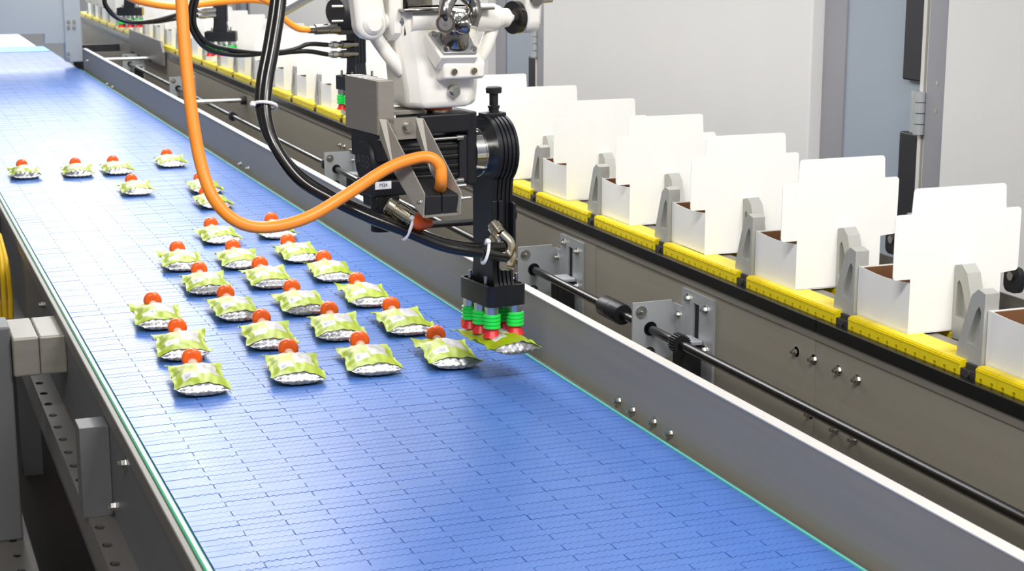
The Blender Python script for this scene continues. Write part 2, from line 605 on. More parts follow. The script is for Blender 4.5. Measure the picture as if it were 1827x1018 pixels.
# perforated angle rails
for nm, xl, xr, zz, hx, y_a, y_b, hy0 in (('perforated_rail', 0.309, 0.352, -0.2, 0.3215, 2.1, 4.6, 2.5726), ('perforated_rail', 0.17, 0.257, -0.45, 0.225, 2.7, 5.6, 3.42)):
    rail = MB()
    hw, n = 0.0085, 12
    y = y_a
    ks = [hy0 + j * 0.0875 for j in range(-8, 30) if y_a + 0.02 < hy0 + j * 0.0875 < y_b - 0.02]
    # flat strip with real round holes: quads around each hole
    cur = y_a
    for hy in ks:
        rail.box(xl, xr, cur, hy - 0.016, zz - 0.004, zz)
        vs = []
        ring = [(hx + hw * math.cos(2 * math.pi * j / n + math.pi / 4), hy + hw * 1.4 * math.sin(2 * math.pi * j / n + math.pi / 4)) for j in range(n)]
        outer = []
        for j in range(n):
            a = 2 * math.pi * j / n + math.pi / 4
            c, s_ = math.cos(a), math.sin(a)
            m_ = max(abs(c), abs(s_))
            px, py = c / m_, s_ / m_
            outer.append(((hx + (xr - hx) * px) if px > 0 else (hx + (hx - xl) * px), hy + 0.016 * py))
        rail.add([(p_[0], p_[1], zz) for p_ in outer] + [(p_[0], p_[1], zz) for p_ in ring] + [(p_[0], p_[1], zz - 0.004) for p_ in ring],
                 [(j, (j + 1) % n, n + (j + 1) % n, n + j) for j in range(n)] + [(n + j, n + (j + 1) % n, 2 * n + (j + 1) % n, 2 * n + j) for j in range(n)])
        cur = hy + 0.016
    rail.box(xl, xr, cur, y_b, zz - 0.004, zz)
    rail.box(xl, xl + 0.004, y_a, y_b, zz - 0.06, zz - 0.004)
    rail.obj(nm, M['steel_dark'], lf, 0)
MB().box(0.302, 0.3515, 2.80, 2.86, -0.2, -0.04).obj('leg_post', M['post'], lf, 0, 0.001)
MB().box(0.17, 0.2455, 3.42, 3.52, -0.45, 0.0).obj('leg_post', M['post'], lf, 0, 0.004)
MB().box(0.247, 0.2985, 3.4, 3.58, -0.1, -0.02).obj('bracket_block', M['steel'], lf, 0, 0.004)
MB().box(0.2992, 0.352, 3.4, 3.58, -0.1, -0.02).obj('bracket_block', M['steel'], lf, 0, 0.004)
MB().box(0.25, 0.352, 5.0, 5.3, -0.16, -0.03).obj('bracket_block', M['steel_dark'], lf, 0, 0.004)
MB().box(0.16, 0.352, 2.0, 9.0, FLOOR, FLOOR + 0.05).obj('base_rail', M['gasket'], lf, 0)
for yy in (2.82, 3.47, 5.4, 8.0):
    MB().box(0.40, 0.46, yy - 0.03, yy + 0.03, FLOOR, -0.02).obj('leg_post', M['post'], lf, 0)
MB().box(0.18, 0.245, 3.43, 3.51, FLOOR, -0.454).obj('leg_post', M['post'], lf, 0)
# a yellow strap hanging beside the frame
st = MB()
q = onz(5, 500, -0.1)
for dx in (-0.012, 0.0, 0.012):
    st.tube(spline([(q[0] + dx * 0.4, q[1] + 0.1, 0.0), (q[0] + dx, q[1], -0.06), (q[0] + dx * 1.3, q[1], -0.14), (q[0] + dx * 1.1, q[1], -0.2)], 6), 0.007, 8)
tag(st.obj('lifting_strap', M['strap']), 'yellow strap hanging beside the belt frame at the left picture edge', 'strap')

# ---- side plate between belt and carton conveyor, with white edge strip
P1, P1T = 1.150, 0.112
P1END = float(onx(148, 95, P1)[1])
sf = empty('side_channel', (1.2, 3.0, FLOOR), 'long grey steel channel with white top edge right of the blue belt', 'machine frame')
MB().box(P1, P1 + 0.004, 0.6, P1END, -0.35, P1T - 0.001).obj('side_plate', M['steel_warm'], sf, 0)
MB().box(P1 - 0.001, P1 + 0.0195, 0.6, P1END, P1T - 0.001, P1T + 0.001).obj('edge_strip', M['strip_white'], sf, 0)
MB().box(1.1285, 1.1325, 0.6, 9.4, -0.012, 0.002).obj('wear_strip', M['teal'], sf, 0)
MB().box(1.1325, 1.1495, 0.6, 9.4, -0.03, -0.006).obj('ledge', M['steel_dark'], sf, 0)
for u, v in ((1105, 714), (1130, 731), (1168, 752), (1197, 772), (430, 292), (444, 300), (192, 150), (202, 155), (157, 108)):
    bb = MB()
    hexbolt(bb, onx(u, v, P1), (-1, 0, 0), 0.0058, 0.007)
    bb.obj('bolt', M['bolt'], sf)
# second wall of the channel under the carton chain
P2 = 1.41
wf = empty('rail_support', (P2, 3.0, FLOOR), 'long grey steel wall plate below the black guide rail behind the drive shaft', 'machine frame')
MB().box(P2, P2 + 0.004, 0.6, 11.5, -0.35, 0.138).obj('wall_plate', M['steel_warm'], wf, 0)
MB().box(P2 - 0.003, P2 + 0.002, 0.6, 11.5, 0.137, 0.150).obj('lip', M['steel'], wf, 0)
MB().box(P1 + 0.004, P2 - 0.001, 0.6, P1END, -0.36, -0.35).obj('channel_floor', M['steel_dark'], sf, 0)
MB().box(P1 + 0.004, P2 - 0.001, 9.3, 9.304, -0.35, 0.1).obj('end_plate', M['steel_dark'], sf, 0)
for u, v in ((1422, 627), (1453, 641), (1497, 660), (1531, 677), (607, 258), (615, 261), (627, 267), (635, 270), (1447, 738), (1492, 765), (1525, 783)):
    bb = MB()
    hexbolt(bb, onx(u, v, P2), (-1, 0, 0), 0.0058, 0.007)
    bb.obj('bolt', M['bolt'], wf)
# seams of the sheet-metal sections
for yy in (2.28, 3.15, 4.6, 6.4, 8.2):
    MB().box(P2 - 0.0012, P2, yy, yy + 0.09, -0.3, 0.137).obj('splice_plate', M['steel_warm'], wf, 0)
# cross bars
for (u, v) in ((332, 180), (190, 104), (735, 398)):
    y = float(onz(u, v, P1T)[1])
    bar = MB().cyl((P1 + 0.004, y, P1T - 0.006), (P2 - 0.012, y, P1T - 0.006), 0.0085, seg=16).obj('cross_bar', M['steel_bright'] if u < 700 else M['black'], sf)
    MB().cyl((P2 - 0.02, y, P1T - 0.006), (P2, y, P1T - 0.006), 0.017, seg=16).obj('bar_boss', M['black_matt'], bar)

# drive shaft in the channel
SX, SZ, SR = 1.355, 0.046, 0.0085
ds = empty('drive_shaft', (SX, 1.2, SZ), 'long black drive shaft with couplings running inside the steel channel', 'shaft')
MB().cyl((SX, 0.7, SZ), (SX, 9.2, SZ), SR, seg=18).obj('shaft', M['rubber'], ds)
for (u, v) in ((1095, 543),):
    y = float(onx(u, v, SX)[1])
    c = MB().rev((SX, y - 0.045, SZ), (SX, y + 0.045, SZ), [(0, 0.0195), (0.04, 0.021), (0.48, 0.021), (0.49, 0.0195), (0.51, 0.0195), (0.52, 0.021), (0.96, 0.021), (1, 0.0195)], 24).obj('coupling', M['black'], ds)
for (u, v, s_) in ((583, 292, 1), (1212, 606, 0), (415, 203, 1)):
    y = float(onx(u, v, SX)[1])
    g = MB()
    n = 22
    prof = []
    for k in range(n):
        a = 2 * math.pi * k / n
        for da, rr in ((0, 0.0150), (0.3, 0.0185), (0.65, 0.0185), (0.95, 0.0150)):
            aa = a + da * 2 * math.pi / n
            prof.append((SX + rr * math.cos(aa), SZ + rr * math.sin(aa)))
    g.prism(prof, y - 0.012, y + 0.012, 'y')
    g.obj('gear' if not s_ else 'shaft_collar', M['black_matt'], ds)


def bearing_bracket(u, v, label):
    """L-shaped zinc plate bolted to the channel wall, with a hole for the shaft"""
    y = float(onx(u, v, SX)[1])
    br = empty('bearing_bracket', (SX, y, -0.02), label, 'bracket')
    x0, x1, z0, z1 = 1.318, 1.4085, -0.012, 0.098
    pts, n = [], 24
    hole = [(SX + 0.014 * math.cos(2 * math.pi * k / n), SZ + 0.014 * math.sin(2 * math.pi * k / n)) for k in range(n)]
    out = []
    for k in range(n):
        a = 2 * math.pi * k / n
        c, s_ = math.cos(a), math.sin(a)
        t = min(((x1 - 0.010 - SX) / c if c > 1e-6 else ((x0 - SX) / c if c < -1e-6 else 9)), ((z1 - SZ) / s_ if s_ > 1e-6 else ((z0 - SZ) / s_ if s_ < -1e-6 else 9)))
        out.append((SX + c * t, SZ + s_ * t))
    m = MB()
    for yy in (y - 0.002, y + 0.002):
        m.add([(p_[0], yy, p_[1]) for p_ in out] + [(p_[0], yy, p_[1]) for p_ in hole], [(k, (k + 1) % n, n + (k + 1) % n, n + k) for k in range(n)])
    m.add([(p_[0], y - 0.002, p_[1]) for p_ in hole] + [(p_[0], y + 0.002, p_[1]) for p_ in hole], [(k, (k + 1) % n, n + (k + 1) % n, n + k) for k in range(n)])
    for cx, cz in ((x0, z0), (x0, z1), (x1 - 0.010, z0), (x1 - 0.010, z1)):
        near = sorted(out, key=lambda p_: (p_[0] - cx) ** 2 + (p_[1] - cz) ** 2)[:2]
        m.add([(cx, y - 0.002, cz)] + [(p_[0], y - 0.002, p_[1]) for p_ in near], [(0, 1, 2)])
        m.add([(cx, y + 0.002, cz)] + [(p_[0], y + 0.002, p_[1]) for p_ in near], [(0, 1, 2)])
    m.box(x0 - 0.0006, x0, y - 0.002, y + 0.002, z0, z1).box(x0, x1 - 0.010, y - 0.002, y + 0.002, z1, z1 + 0.0006)
    m.obj('plate', M['zinc'], br, 0)
    MB().box(x1 - 0.010, x1, y - 0.002, y + 0.002, z0, z1 - 0.006).obj('fold', M['zinc'], br, 0)
    MB().box(x1 - 0.004, x1, y - 0.034, y - 0.002, z0, z1 - 0.006).obj('flange', M['zinc'], br, 0)
    bb = MB()
    for bx, bz in ((x0 + 0.017, z1 - 0.018), (x0 + 0.035, z0 + 0.012)):
        b1 = MB()
        hexbolt(b1, (bx, y - 0.002, bz), (0, -1, 0), 0.0078, 0.007)
        b1.obj('bolt', M['bolt'], br)
    for bz in (z1 - 0.025, z0 + 0.012):
        b1 = MB()
        hexbolt(b1, (x1 - 0.004, y - 0.018, bz), (-1, 0, 0), 0.005, 0.005)
        b1.obj('bolt', M['bolt'], br)
    MB().cyl((SX, y + 0.004, SZ), (SX, y + 0.012, SZ), 0.026, seg=24).obj('bearing', M['black_matt'], br)
    # slotted vertical hanger behind it
    return br, y


brs = [bearing_bracket(952, 478, 'zinc bearing bracket on the drive shaft directly behind the green suction cups'),
       bearing_bracket(1160, 580, 'zinc bearing bracket beside the black coupling and gear on the drive shaft'),
       bearing_bracket(600, 300, 'zinc bearing bracket on the drive shaft behind the black hoses'),
       bearing_bracket(318, 165, 'zinc bearing bracket on the drive shaft behind the hanging orange cable'),
       bearing_bracket(232, 118, 'farthest zinc bearing bracket on the drive shaft near the pillar')]
for br, y in brs:
    y2 = y - 0.07
    h = MB().box(P2 - 0.005, P2, y2 - 0.085, y2 - 0.030, -0.2, 0.128).box(P2 - 0.005, P2, y2 - 0.008, y2 + 0.04, -0.2, 0.128).box(P2 - 0.005, P2, y2 - 0.030, y2 - 0.008, 0.108, 0.128).obj('slotted_hanger', M['zinc'], br, 0)
    MB().box(P2 - 0.0015, P2 - 0.0005, y2 - 0.030, y2 - 0.008, -0.2, 0.108).obj('slot_shade', M['black_matt'], h, 0)  # black strip painting the shade inside the slot
    for yy, zz in ((y2 + 0.015, 0.112), (y2 - 0.055, 0.105), (y2 - 0.055, 0.03)):
        b1 = MB()
        hexbolt(b1, (P2 - 0.005, yy, zz), (-1, 0, 0), 0.006, 0.006)
        b1.obj('hanger_bolt', M['bolt'], h)
    MB().box(1.365, P2 - 0.006, y2 - 0.045, y2 - 0.005, -0.15, 0.035).obj('slider_block', M['black_matt'], br, 0, 0.002)
    MB().box(1.372, P2 - 0.006, y2 - 0.05, y2 + 0.0, 0.038, 0.046).obj('slider_cap', M['zinc'], br, 0, 0.002)

# dull guard plate at the far end of the channel
gp = MB()
a0, a1 = onx(228, 58, P2 - 0.02), onx(290, 92, P2 - 0.02)
t0, t1 = onx(230, 55, P2 - 0.02), onx(286, 74, P2 - 0.02)
gp.prism([(a1[1], 0.10), (a1[1], 0.165), (a1[1] + 0.06, 0.215), (t0[1] + 0.0, 0.215), (t0[1], 0.10)], P2 - 0.02, P2 - 0.008, 'x')
tag(gp.obj('guard_plate', M['steel_dark'], None, 0), 'dull grey guard plate bolted over the far end of the black rail', 'plate')

# ================================================================== CARTON CONVEYOR
N_CART, CP = 30, 0.327
CZ, CXL = 0.192, 1.437
CY0 = float(onz(1619, 596, CZ)[1]) - CP       # front of the nearest, partly visible carton
CL, CWD, CH = 0.139, 0.162, 0.078
rail = empty('guide_rail', (P2, 3.0, 0.15), 'long black guide rail in front of the yellow lug chain', 'rail')
for y0, y1 in ((0.6, 2.27), (2.272, 4.1), (4.102, 6.6), (6.602, 9.0), (9.002, 11.5)):
    MB().box(1.404, 1.419, y0, y1, 0.150, 0.1712).obj('rail_section', M['black_rail'], rail, 0, 0.0012)
slide = MB().box(1.469, 1.474, 0.6, 11.5, 0.14, 0.188).box(1.474, 1.492, 0.6, 11.5, 0.184, 0.188).cyl((1.483, 0.6, 0.178), (1.483, 11.5, 0.178), 0.010, seg=12)
tag(slide.obj('slide_rail', M['steel']), 'round steel slide rail between the two yellow chains under the cartons', 'rail')

LK = (CP - 0.036) / 6
link = MB()
g = 0.0006
link.box(0, 0.044, g, LK - g, 0.0115, 0.0245)
link.box(0.0025, 0.044, g, LK - g, 0.0245, 0.0265)
link.box(-0.0008, 0.002, g, LK - g, 0.0205, 0.0220)
for k in range(3):
    a, b = ((g, LK * 0.19), (LK * 0.31, LK * 0.69), (LK * 0.81, LK - g))[k]
    link.box(0, 0.02, a, b, 0.0, 0.0115)
link_me = link.mesh('chain_link', M['yellow'], 0)
clip_me = MB().box(0.001, 0.044, 0.001, 0.035, -0.002, 0.016).box(0.006, 0.04, 0.006, 0.03, 0.016, 0.024).cyl((-0.002, 0.018, 0.011), (0.002, 0.018, 0.011), 0.006, seg=12).mesh('chain_clip', M['clip'], 35)


def lug_mesh(name, sgn):
    """A-shaped cast lug with a tapered opening; upright edge at y=0, sloping edge towards sgn*y"""
    m = MB()
    o = [(0, 0), (0, 0.112), (0.016, 0.116), (0.030, 0.105), (0.056, 0.03), (0.060, 0.0)]
    i = [(0.007, 0.035), (0.007, 0.085), (0.012, 0.092), (0.018, 0.085), (0.034, 0.045), (0.034, 0.035)]
    o = [(sgn * p, q) for p, q in o]
    i = [(sgn * p, q) for p, q in i]
    n = len(o)
    for x in (0.0, 0.024):
        m.add([(x, p, q) for p, q in o] + [(x, p, q) for p, q in i], [(k, (k + 1) % n, n + (k + 1) % n, n + k) for k in range(n)])
    m.add([(0, p, q) for p, q in o] + [(0.024, p, q) for p, q in o], [(k, (k + 1) % n, n + (k + 1) % n, n + k) for k in range(n)])
    m.add([(0, p, q) for p, q in i] + [(0.024, p, q) for p, q in i], [(k, (k + 1) % n, n + (k + 1) % n, n + k) for k in range(n)])
    m.box(0.012, 0.02, sgn * 0.007, sgn * 0.034, 0.034, 0.093)
    return m.mesh(name, M['grey_lug'], 30)


lug_near_me, lug_far_me = lug_mesh('near_lug', 1), lug_mesh('far_lug', -1)
ch1 = empty('lug_chain', (1.42, 1.2, 0.165), 'near yellow lug chain pushing the white cartons beside the black rail', 'chain')
ch2 = empty('lug_chain', (1.515, 1.2, 0.165), 'far yellow lug chain partly hidden under the white cartons', 'chain')
CHX2 = float(ony(1697, 583, CY0 + CP)[0])
for k in range(-2, N_CART):
    yf = CY0 + k * CP
    yb = yf + CL                      # carton's back face: the near lug stands there
    if yb + CP < 1.2:
        continue
    for j in range(6):
        inst(link_me, 'chain_link', ch1, (0, yb + 0.034 + j * LK - 1.2, 0))
        inst(link_me, 'chain_link', ch2, (CHX2 - 1.515, yf - 0.002 + j * LK - 1.2, 0))
    inst(clip_me, 'chain_clip', ch1, (0, yb - 0.001 - 1.2, 0))
    inst(clip_me, 'chain_clip', ch2, (CHX2 - 1.515, yf - 0.038 - 1.2, 0))
    inst(lug_near_me, 'lug', ch1, (0.0115, yb + 0.0015 - 1.2, 0.0155))
    inst(lug_far_me, 'lug', ch2, (CHX2 - 1.515 + 0.0, yf - 0.0015 - 1.2, 0.0155))

# rear steel guide with black clamps
rg = empty('rear_guide', (1.64, 3.0, 0.15), 'grey rear guide angle with black clamp knobs behind the cartons', 'rail')
MB().box(1.652, 1.656, 0.8, 11.4, 0.13, 0.225).box(1.656, 1.70, 0.8, 11.4, 0.13, 0.14).obj('angle', M['steel_dark'], rg, 0)
KP = onx(1804, 492, 1.642)
for k in range(-1, 8):
    yc = float(KP[1]) + (k - 1) * CP
    zc = float(KP[2])
    cl = MB().prism(rrect(yc - 0.020, yc + 0.018, zc - 0.026, zc + 0.014, 0.012), 1.642, 1.652, 'x').obj('clamp_block', M['black_matt'], rg, 30)
    MB().cyl((1.639, yc, zc), (1.643, yc, zc), 0.007, seg=14).obj('clamp_screw', M['bolt'], cl)
    MB().box(1.652, 1.662, yc - 0.045, yc - 0.028, 0.14, zc + 0.05).obj('stay', M['zinc'], rg, 0)


def carton_meshes(lean):
    """open carton: four walls and base, lid standing on the near wall; local origin at near left bottom corner"""
    t = 0.0012
    W, L, H = CWD, CL, CH
    body = MB()
    body.cur = 0
    # outer shell with slightly concave rim on the long walls
    nseg = 6

    def rim(s):
        return H - 0.006 * math.sin(math.pi * s) * (1 if True else 0)
    side = [(0, 0)] + [(L * k / nseg, 0) for k in range(1, nseg + 1)]
    prof_s = [(0, 0), (L, 0)] + [(L * (1 - k / nseg), H - 0.004 * math.sin(math.pi * k / nseg)) for k in range(nseg + 1)]
    body.prism(prof_s, 0, t, 'x')
    body.prism(prof_s, W - t, W, 'x')
    body.box(t, W - t, 0, t, 0, H)
    body.box(t, W - t, L - t, L, 0, H - 0.001)
    body.box(0, W, 0, L, -0.0008, t)
    inner = MB()
    inner.prism([(t, t), (L - t, t), (L - t, H - 0.005), (L / 2, H - 0.0065), (t, H - 0.005)], t, t + 0.0006, 'x')
    inner.prism([(t, t), (L - t, t), (L - t, H - 0.005), (L / 2, H - 0.0065), (t, H - 0.005)], W - t - 0.0006, W - t, 'x')
    inner.box(t, W - t, t, t + 0.0006, t, H - 0.003)
    inner.box(t, W - t, L - t - 0.0006, L - t, t, H - 0.003)
    inner.box(t, W - t, t, L - t, t, t + 0.0006)
    # lid outline: wide panel with side tabs, narrower tuck flap above
    e, r = 0.031, 0.006
    ht, hf = 0.104, 0.038

    def corner(cx, cz, a0, n=4):
        return [(cx + r * math.cos(math.radians(a0 + 90 * k / n)), cz + r * math.sin(math.radians(a0 + 90 * k / n))) for k in range(n + 1)]
    lidp = [(0, 0)]
    out = [(0.0, 0.0), (W, 0.0), (W, 0.004)] + corner(W + e - r, 0.006 + r, 270) + corner(W + e - r, ht - r, 0) + [(W + 0.003, ht)] \
        + corner(W + 0.001 - r, ht + hf - r, 0) + corner(-0.001 + r, ht + hf - r, 90) + [(-0.003, ht)] + corner(-e + r, ht - r, 90) + corner(-e + r, 0.006 + r, 180) + [(0.0, 0.006)]
    tz = math.tan(lean)
    n = len(out)
    lid = MB()
    vs = [(x, -z * tz, H + z) for x, z in out] + [(x, -z * tz + t, H + z) for x, z in out]
    # strips keep the non-convex outline well formed
    lid.add(vs, [tuple(range(n))[::-1], tuple(range(n, 2 * n))] + [(i, (i + 1) % n, n + (i + 1) % n, n + i) for i in range(n)])
    return body.mesh('carton_body', M['card'], 0), inner.mesh('carton_inside', M['card_in'], 0), lid.mesh('carton_lid', M['card'], 0)


variants = [carton_meshes(a) for a in (0.0, 0.03, -0.02, 0.015)]
for k in range(0, N_CART):
    yf = CY0 + k * CP
    vb, vi, vl = variants[[1, 0, 3, 0, 2, 0, 1, 3][k % 8]]
    if k == 0:
        lab = 'nearest white open carton cut off by the right picture edge'
    elif k == 1:
        lab = 'largest fully visible white open carton with raised lid on the right'
    elif k == N_CART - 1:
        lab = 'farthest white open carton on the yellow chain near the end wall'
    else:
        lab = 'white open carton with raised lid, %s from the right on the yellow chain' % nth(k)
    c = empty('open_carton', (CXL, yf, CZ), lab, 'carton', 'open cartons on the lug chain', math.radians(random.uniform(-0.6, 0.6)) if k > 1 else 0)
    inst(vb, 'carton_body', c)
    inst(vi, 'carton_inside', c)
    inst(vl, 'carton_lid', c)

# ================================================================== POUCHES
PL, PW = 0.170, 0.049            # body length, half width


def pouch_meshes(seed):
    g_ = np.random.default_rng(seed)
    ns, ntt = 22, 26
    ph = g_.uniform(0, 6.28, 12)
    am = g_.uniform(0.6, 1.3, 12)
    lift_l, lift_r = g_.uniform(-0.002, 0.004), g_.uniform(-0.002, 0.004)
    curl = g_.uniform(-1, 1, 4)

    def sheet(s, t, top):
        y = -PL / 2 + PL * t
        w = PW * (1 + 0.035 * am[0] * math.sin(9 * t + ph[0] + s) + 0.02 * math.sin(27 * t + ph[7] + 2 * s) + 0.05 * (abs(t - 0.5) * 2) ** 4 - 0.07 * math.sin(math.pi * t))
        x = w * s
        if t > 0.9:
            y += 0.004 * curl[0] * (s if s > 0 else 0) * (t - 0.9) * 10 + 0.004 * curl[1] * (-s if s < 0 else 0) * (t - 0.9) * 10
        # crimped edge seals
        zm = 0.013 + (lift_r if s > 0 else lift_l) * abs(s) ** 3 + 0.0032 * am[1] * math.sin(13 * t + ph[1] + s) * abs(s) ** 4 + 0.0016 * math.sin(31 * t + ph[2]) * abs(s) ** 4
        zm += 0.0015 * max(0, t - 0.85) / 0.15 + 0.004 * curl[2] * max(0, t - 0.86) / 0.14 * s
        inner = max(0.0, 1 - (abs(s) / 0.86) ** 2.3) ** 0.75 if abs(s) < 0.86 else 0.0
        prof = (min(1.0, 0.68 + 1.6 * t) if t < 0.2 else 1.0) * (1 - max(0, (t - 0.62) / 0.33) ** 2.0 if t < 0.95 else 0.0)
        neck = math.exp(-(s / 0.22) ** 2) * max(0, min(1, (t - 0.72) / 0.2)) * 0.0035
        if top:
            z = zm + (0.0175 * prof * inner) + neck
            z += 0.0011 * am[3] * inner * math.sin(7 * s + 13 * t + ph[3]) + 0.0008 * am[4] * inner * math.sin(19 * s - 11 * t + ph[4]) + 0.0005 * inner * math.sin(41 * t + 13 * s + ph[5])
            z += 0.00035
        else:
            z = zm - (0.0125 * prof * inner) - neck * 0.8
            z = max(0.0006, z - 0.00035)
        return (x, y, z)
    S = [-1 + 2 * i / ns for i in range(ns + 1)]
    T = [j / ntt for j in range(ntt + 1)]
    body = MB()
    uvs = []
    vs = []
    for top in (True, False):
        for t in T:
            for s in S:
                vs.append(sheet(s, t, top))
                uvs.append(((s + 1) / 2, t))
    n1 = (ns + 1) * (ntt + 1)
    fs = []
    for L in (0, n1):
        for j in range(ntt):
            for i in range(ns):
                a = L + j * (ns + 1) + i
                fs.append((a, a + 1, a + ns + 2, a + ns + 1))
    # side and rear rims (front stays open for the gusset)
    for j in range(ntt):
        for i in (0, ns):
            a = j * (ns + 1) + i
            fs.append((a, a + ns + 1, n1 + a + ns + 1, n1 + a))
    for i in range(ns):
        a = ntt * (ns + 1) + i
        fs.append((a, a + 1, n1 + a + 1, n1 + a))
    body.add(vs, fs)
    me = body.mesh('pouch_body', M['film'], 60)
    lay = me.uv_layers.new(name='flat')
    for lp in me.loops:
        lay.data[lp.index].uv = uvs[lp.vertex_index]
    # silver gusset across the open front
    gus = MB()
    gv, rows = [], 6
    for k in range(rows + 1):
        q = k / rows
        for s in S:
            tpt, bpt = sheet(s, 0.0, True), sheet(s, 0.0, False)
            hgt = tpt[2] - bpt[2]
            yy = tpt[1] + 0.0035 * (1 - q) * min(1, hgt / 0.01) - 0.007 * math.sin(math.pi * min(1, q * 0.75)) * min(1, hgt / 0.02) * q + 0.0012 * math.sin(23 * s + 9 * q + ph[6]) * min(1, hgt / 0.01)
            gv.append((tpt[0] * 0.995, yy, tpt[2] - 0.0007 - (hgt - 0.001) * q))
    gf = [(j * (ns + 1) + i, j * (ns + 1) + i + 1, (j + 1) * (ns + 1) + i + 1, (j + 1) * (ns + 1) + i) for j in range(rows) for i in range(ns)]
    gus.add(gv, gf)
    gme = gus.mesh('pouch_gusset', M['foil'], 60)
    return me, gme


CAPY, CAPZ, SPZ = 0.103, 0.0215, 0.0150
cm = MB()
cm.rev((0, CAPY - 0.013, CAPZ), (0, CAPY + 0.013, CAPZ), [(0.14, 0.0060), (0.08, 0.0095), (0.05, 0.0130), (0.10, 0.0162), (0.25, 0.0186), (0.62, 0.0184), (0.86, 0.0155), (1.0, 0.0090)], 30, caps=True)
cap_me = cm.mesh('cap', M['cap'], 40)
rb = MB()
for k in range(14):
    a = 2 * math.pi * k / 14
    c_, s_ = math.cos(a), math.sin(a)
    rb.tube([(0.0180 * c_, CAPY - 0.007, CAPZ + 0.0180 * s_), (0.0187 * c_, CAPY + 0.000, CAPZ + 0.0187 * s_), (0.0180 * c_, CAPY + 0.006, CAPZ + 0.0180 * s_)], 0.0007, 6)
rib_me = rb.mesh('cap_ribs', M['cap'], 40)
sm = MB().cyl((0, PL / 2 - 0.012, SPZ), (0, CAPY - 0.004, SPZ), 0.0062, seg=18)
sm.rev((0, PL / 2 - 0.002, SPZ), (0, CAPY - 0.0105, SPZ), [(0, 0.0062), (0.1, 0.0085), (0.4, 0.0085), (0.45, 0.0068), (0.6, 0.0068), (0.65, 0.0088), (1, 0.0088)], 18)
spout_me = sm.mesh('spout', M['spout'], 40)
PV = [pouch_meshes(s) for s in (3, 11, 23, 31, 47, 59)]

PX = [  # cap pixel, body pixel, what sets it apart
    ((39, 294), (47, 313), 'leftmost of the far row on the belt'),
    ((134, 291), (136, 311), 'second from the left in the far row'),
    ((201, 287), (215, 305), 'third from the left in the far row'),
    ((297, 275), (309, 294), 'rightmost of the far row, farthest from the camera'),
    ((234, 321), (252, 346), 'lying alone just in front of the far row'),
    ((356, 318), (368, 335), 'cap hidden behind the hanging orange cable, nearer the far row'),
    ((366, 343), (392, 362), 'crossed by the orange cable, just in front of another crossed one'),
    ((376, 400), (402, 423), 'far end of the dense group, left of the orange cable loop'),
    ((484, 391), (500, 417), 'under the orange cable loop by the right belt side'),
    ((316, 443), (331, 473), 'leftmost of the second line of the dense group'),
    ((415, 440), (435, 465), 'middle of the second line of the dense group'),
    ((513, 430), (543, 452), 'rightmost of the second line of the dense group'),
    ((355, 481), (375, 512), 'leftmost of the third line of the dense group'),
    ((463, 471), (489, 500), 'middle of the third line of the dense group'),
    ((577, 460), (602, 490), 'rightmost of the third line of the dense group'),
    ((402, 523), (428, 553), 'second from the left in the fourth line of the dense group'),
    ((520, 513), (550, 545), 'third from the left in the fourth line of the dense group'),
    ((636, 500), (663, 530), 'rightmost of the fourth line of the dense group'),
    ((272, 536), (287, 570), 'farthest of the left file of three'),
    ((466, 567), (487, 605), 'left one of the fifth line, right of the left file'),
    ((587, 553), (610, 592), 'middle of the fifth line of the dense group'),
    ((697, 545), (735, 580), 'rightmost of the fifth line, left of the suction cups'),
    ((316, 584), (329, 625), 'middle of the left file of three'),
    ((342, 639), (362, 685), 'nearest of the left file, front row leftmost'),
    ((514, 621), (533, 665), 'second from the left in the front row'),
    ((641, 607), (672, 650), 'third from the left in the front row'),
    ((777, 597), (808, 632), 'rightmost of the front row beside the robot gripper'),
]


def place_pouch(loc, rz, label, v, tilt=0.0):
    o = empty('spouted_pouch', loc, label, 'pouch', 'lime spouted pouches', rz)
    if tilt:
        o.rotation_euler = (tilt, 0, rz)
    bme, gme = PV[v % len(PV)]
    inst(bme, 'pouch_body', o)
    inst(gme, 'gusset', o)
    inst(spout_me, 'spout', o)
    c = inst(cap_me, 'cap', o)
    inst(rib_me, 'cap_ribs', c)
    return o


for i, (cpx, bpx, what) in enumerate(PX):
    c, b = onz(*cpx, CAPZ), onz(*bpx, 0.024)
    ang = math.atan2(-(c[0] - b[0]), c[1] - b[1])
    if i < 7:
        ang *= 0.6
    d = np.array([-math.sin(ang), math.cos(ang), 0])
    o = c - d * CAPY
    place_pouch((o[0], o[1], 0.0005), ang, 'lime orange-capped pouch, ' + what, i * 5 + (i // 3))

# ================================================================== ROBOT WITH GRIPPER
RO = np.array([1.033, 2.75, 0.0])
PHI = math.radians(8)


def F(a, b, z):
    return (RO[0] + a * math.cos(PHI) - b * math.sin(PHI), RO[1] + a * math.sin(PHI) + b * math.cos(PHI), z)


def LP(u, v, b):
    """pixel -> (a, z) in the robot's own upright plane at depth b"""
    bv = np.array([-math.sin(PHI), math.cos(PHI), 0])
    d = ray(u, v)
    t = (b - (CAM - RO) @ bv) / (d @ bv)
    p = CAM + t * d - RO
    return float(p[0] * math.cos(PHI) + p[1] * math.sin(PHI)), float(p[2])


def G(u, v, b):
    a, z = LP(u, v, b)
    return np.array(F(a, b, z))


def Fc(pts):
    return [F(*p) for p in pts]


rob = empty('picking_robot', F(-0.1, 0, 0.13), 'white delta picking robot wrist with black motor and green cup gripper', 'robot')

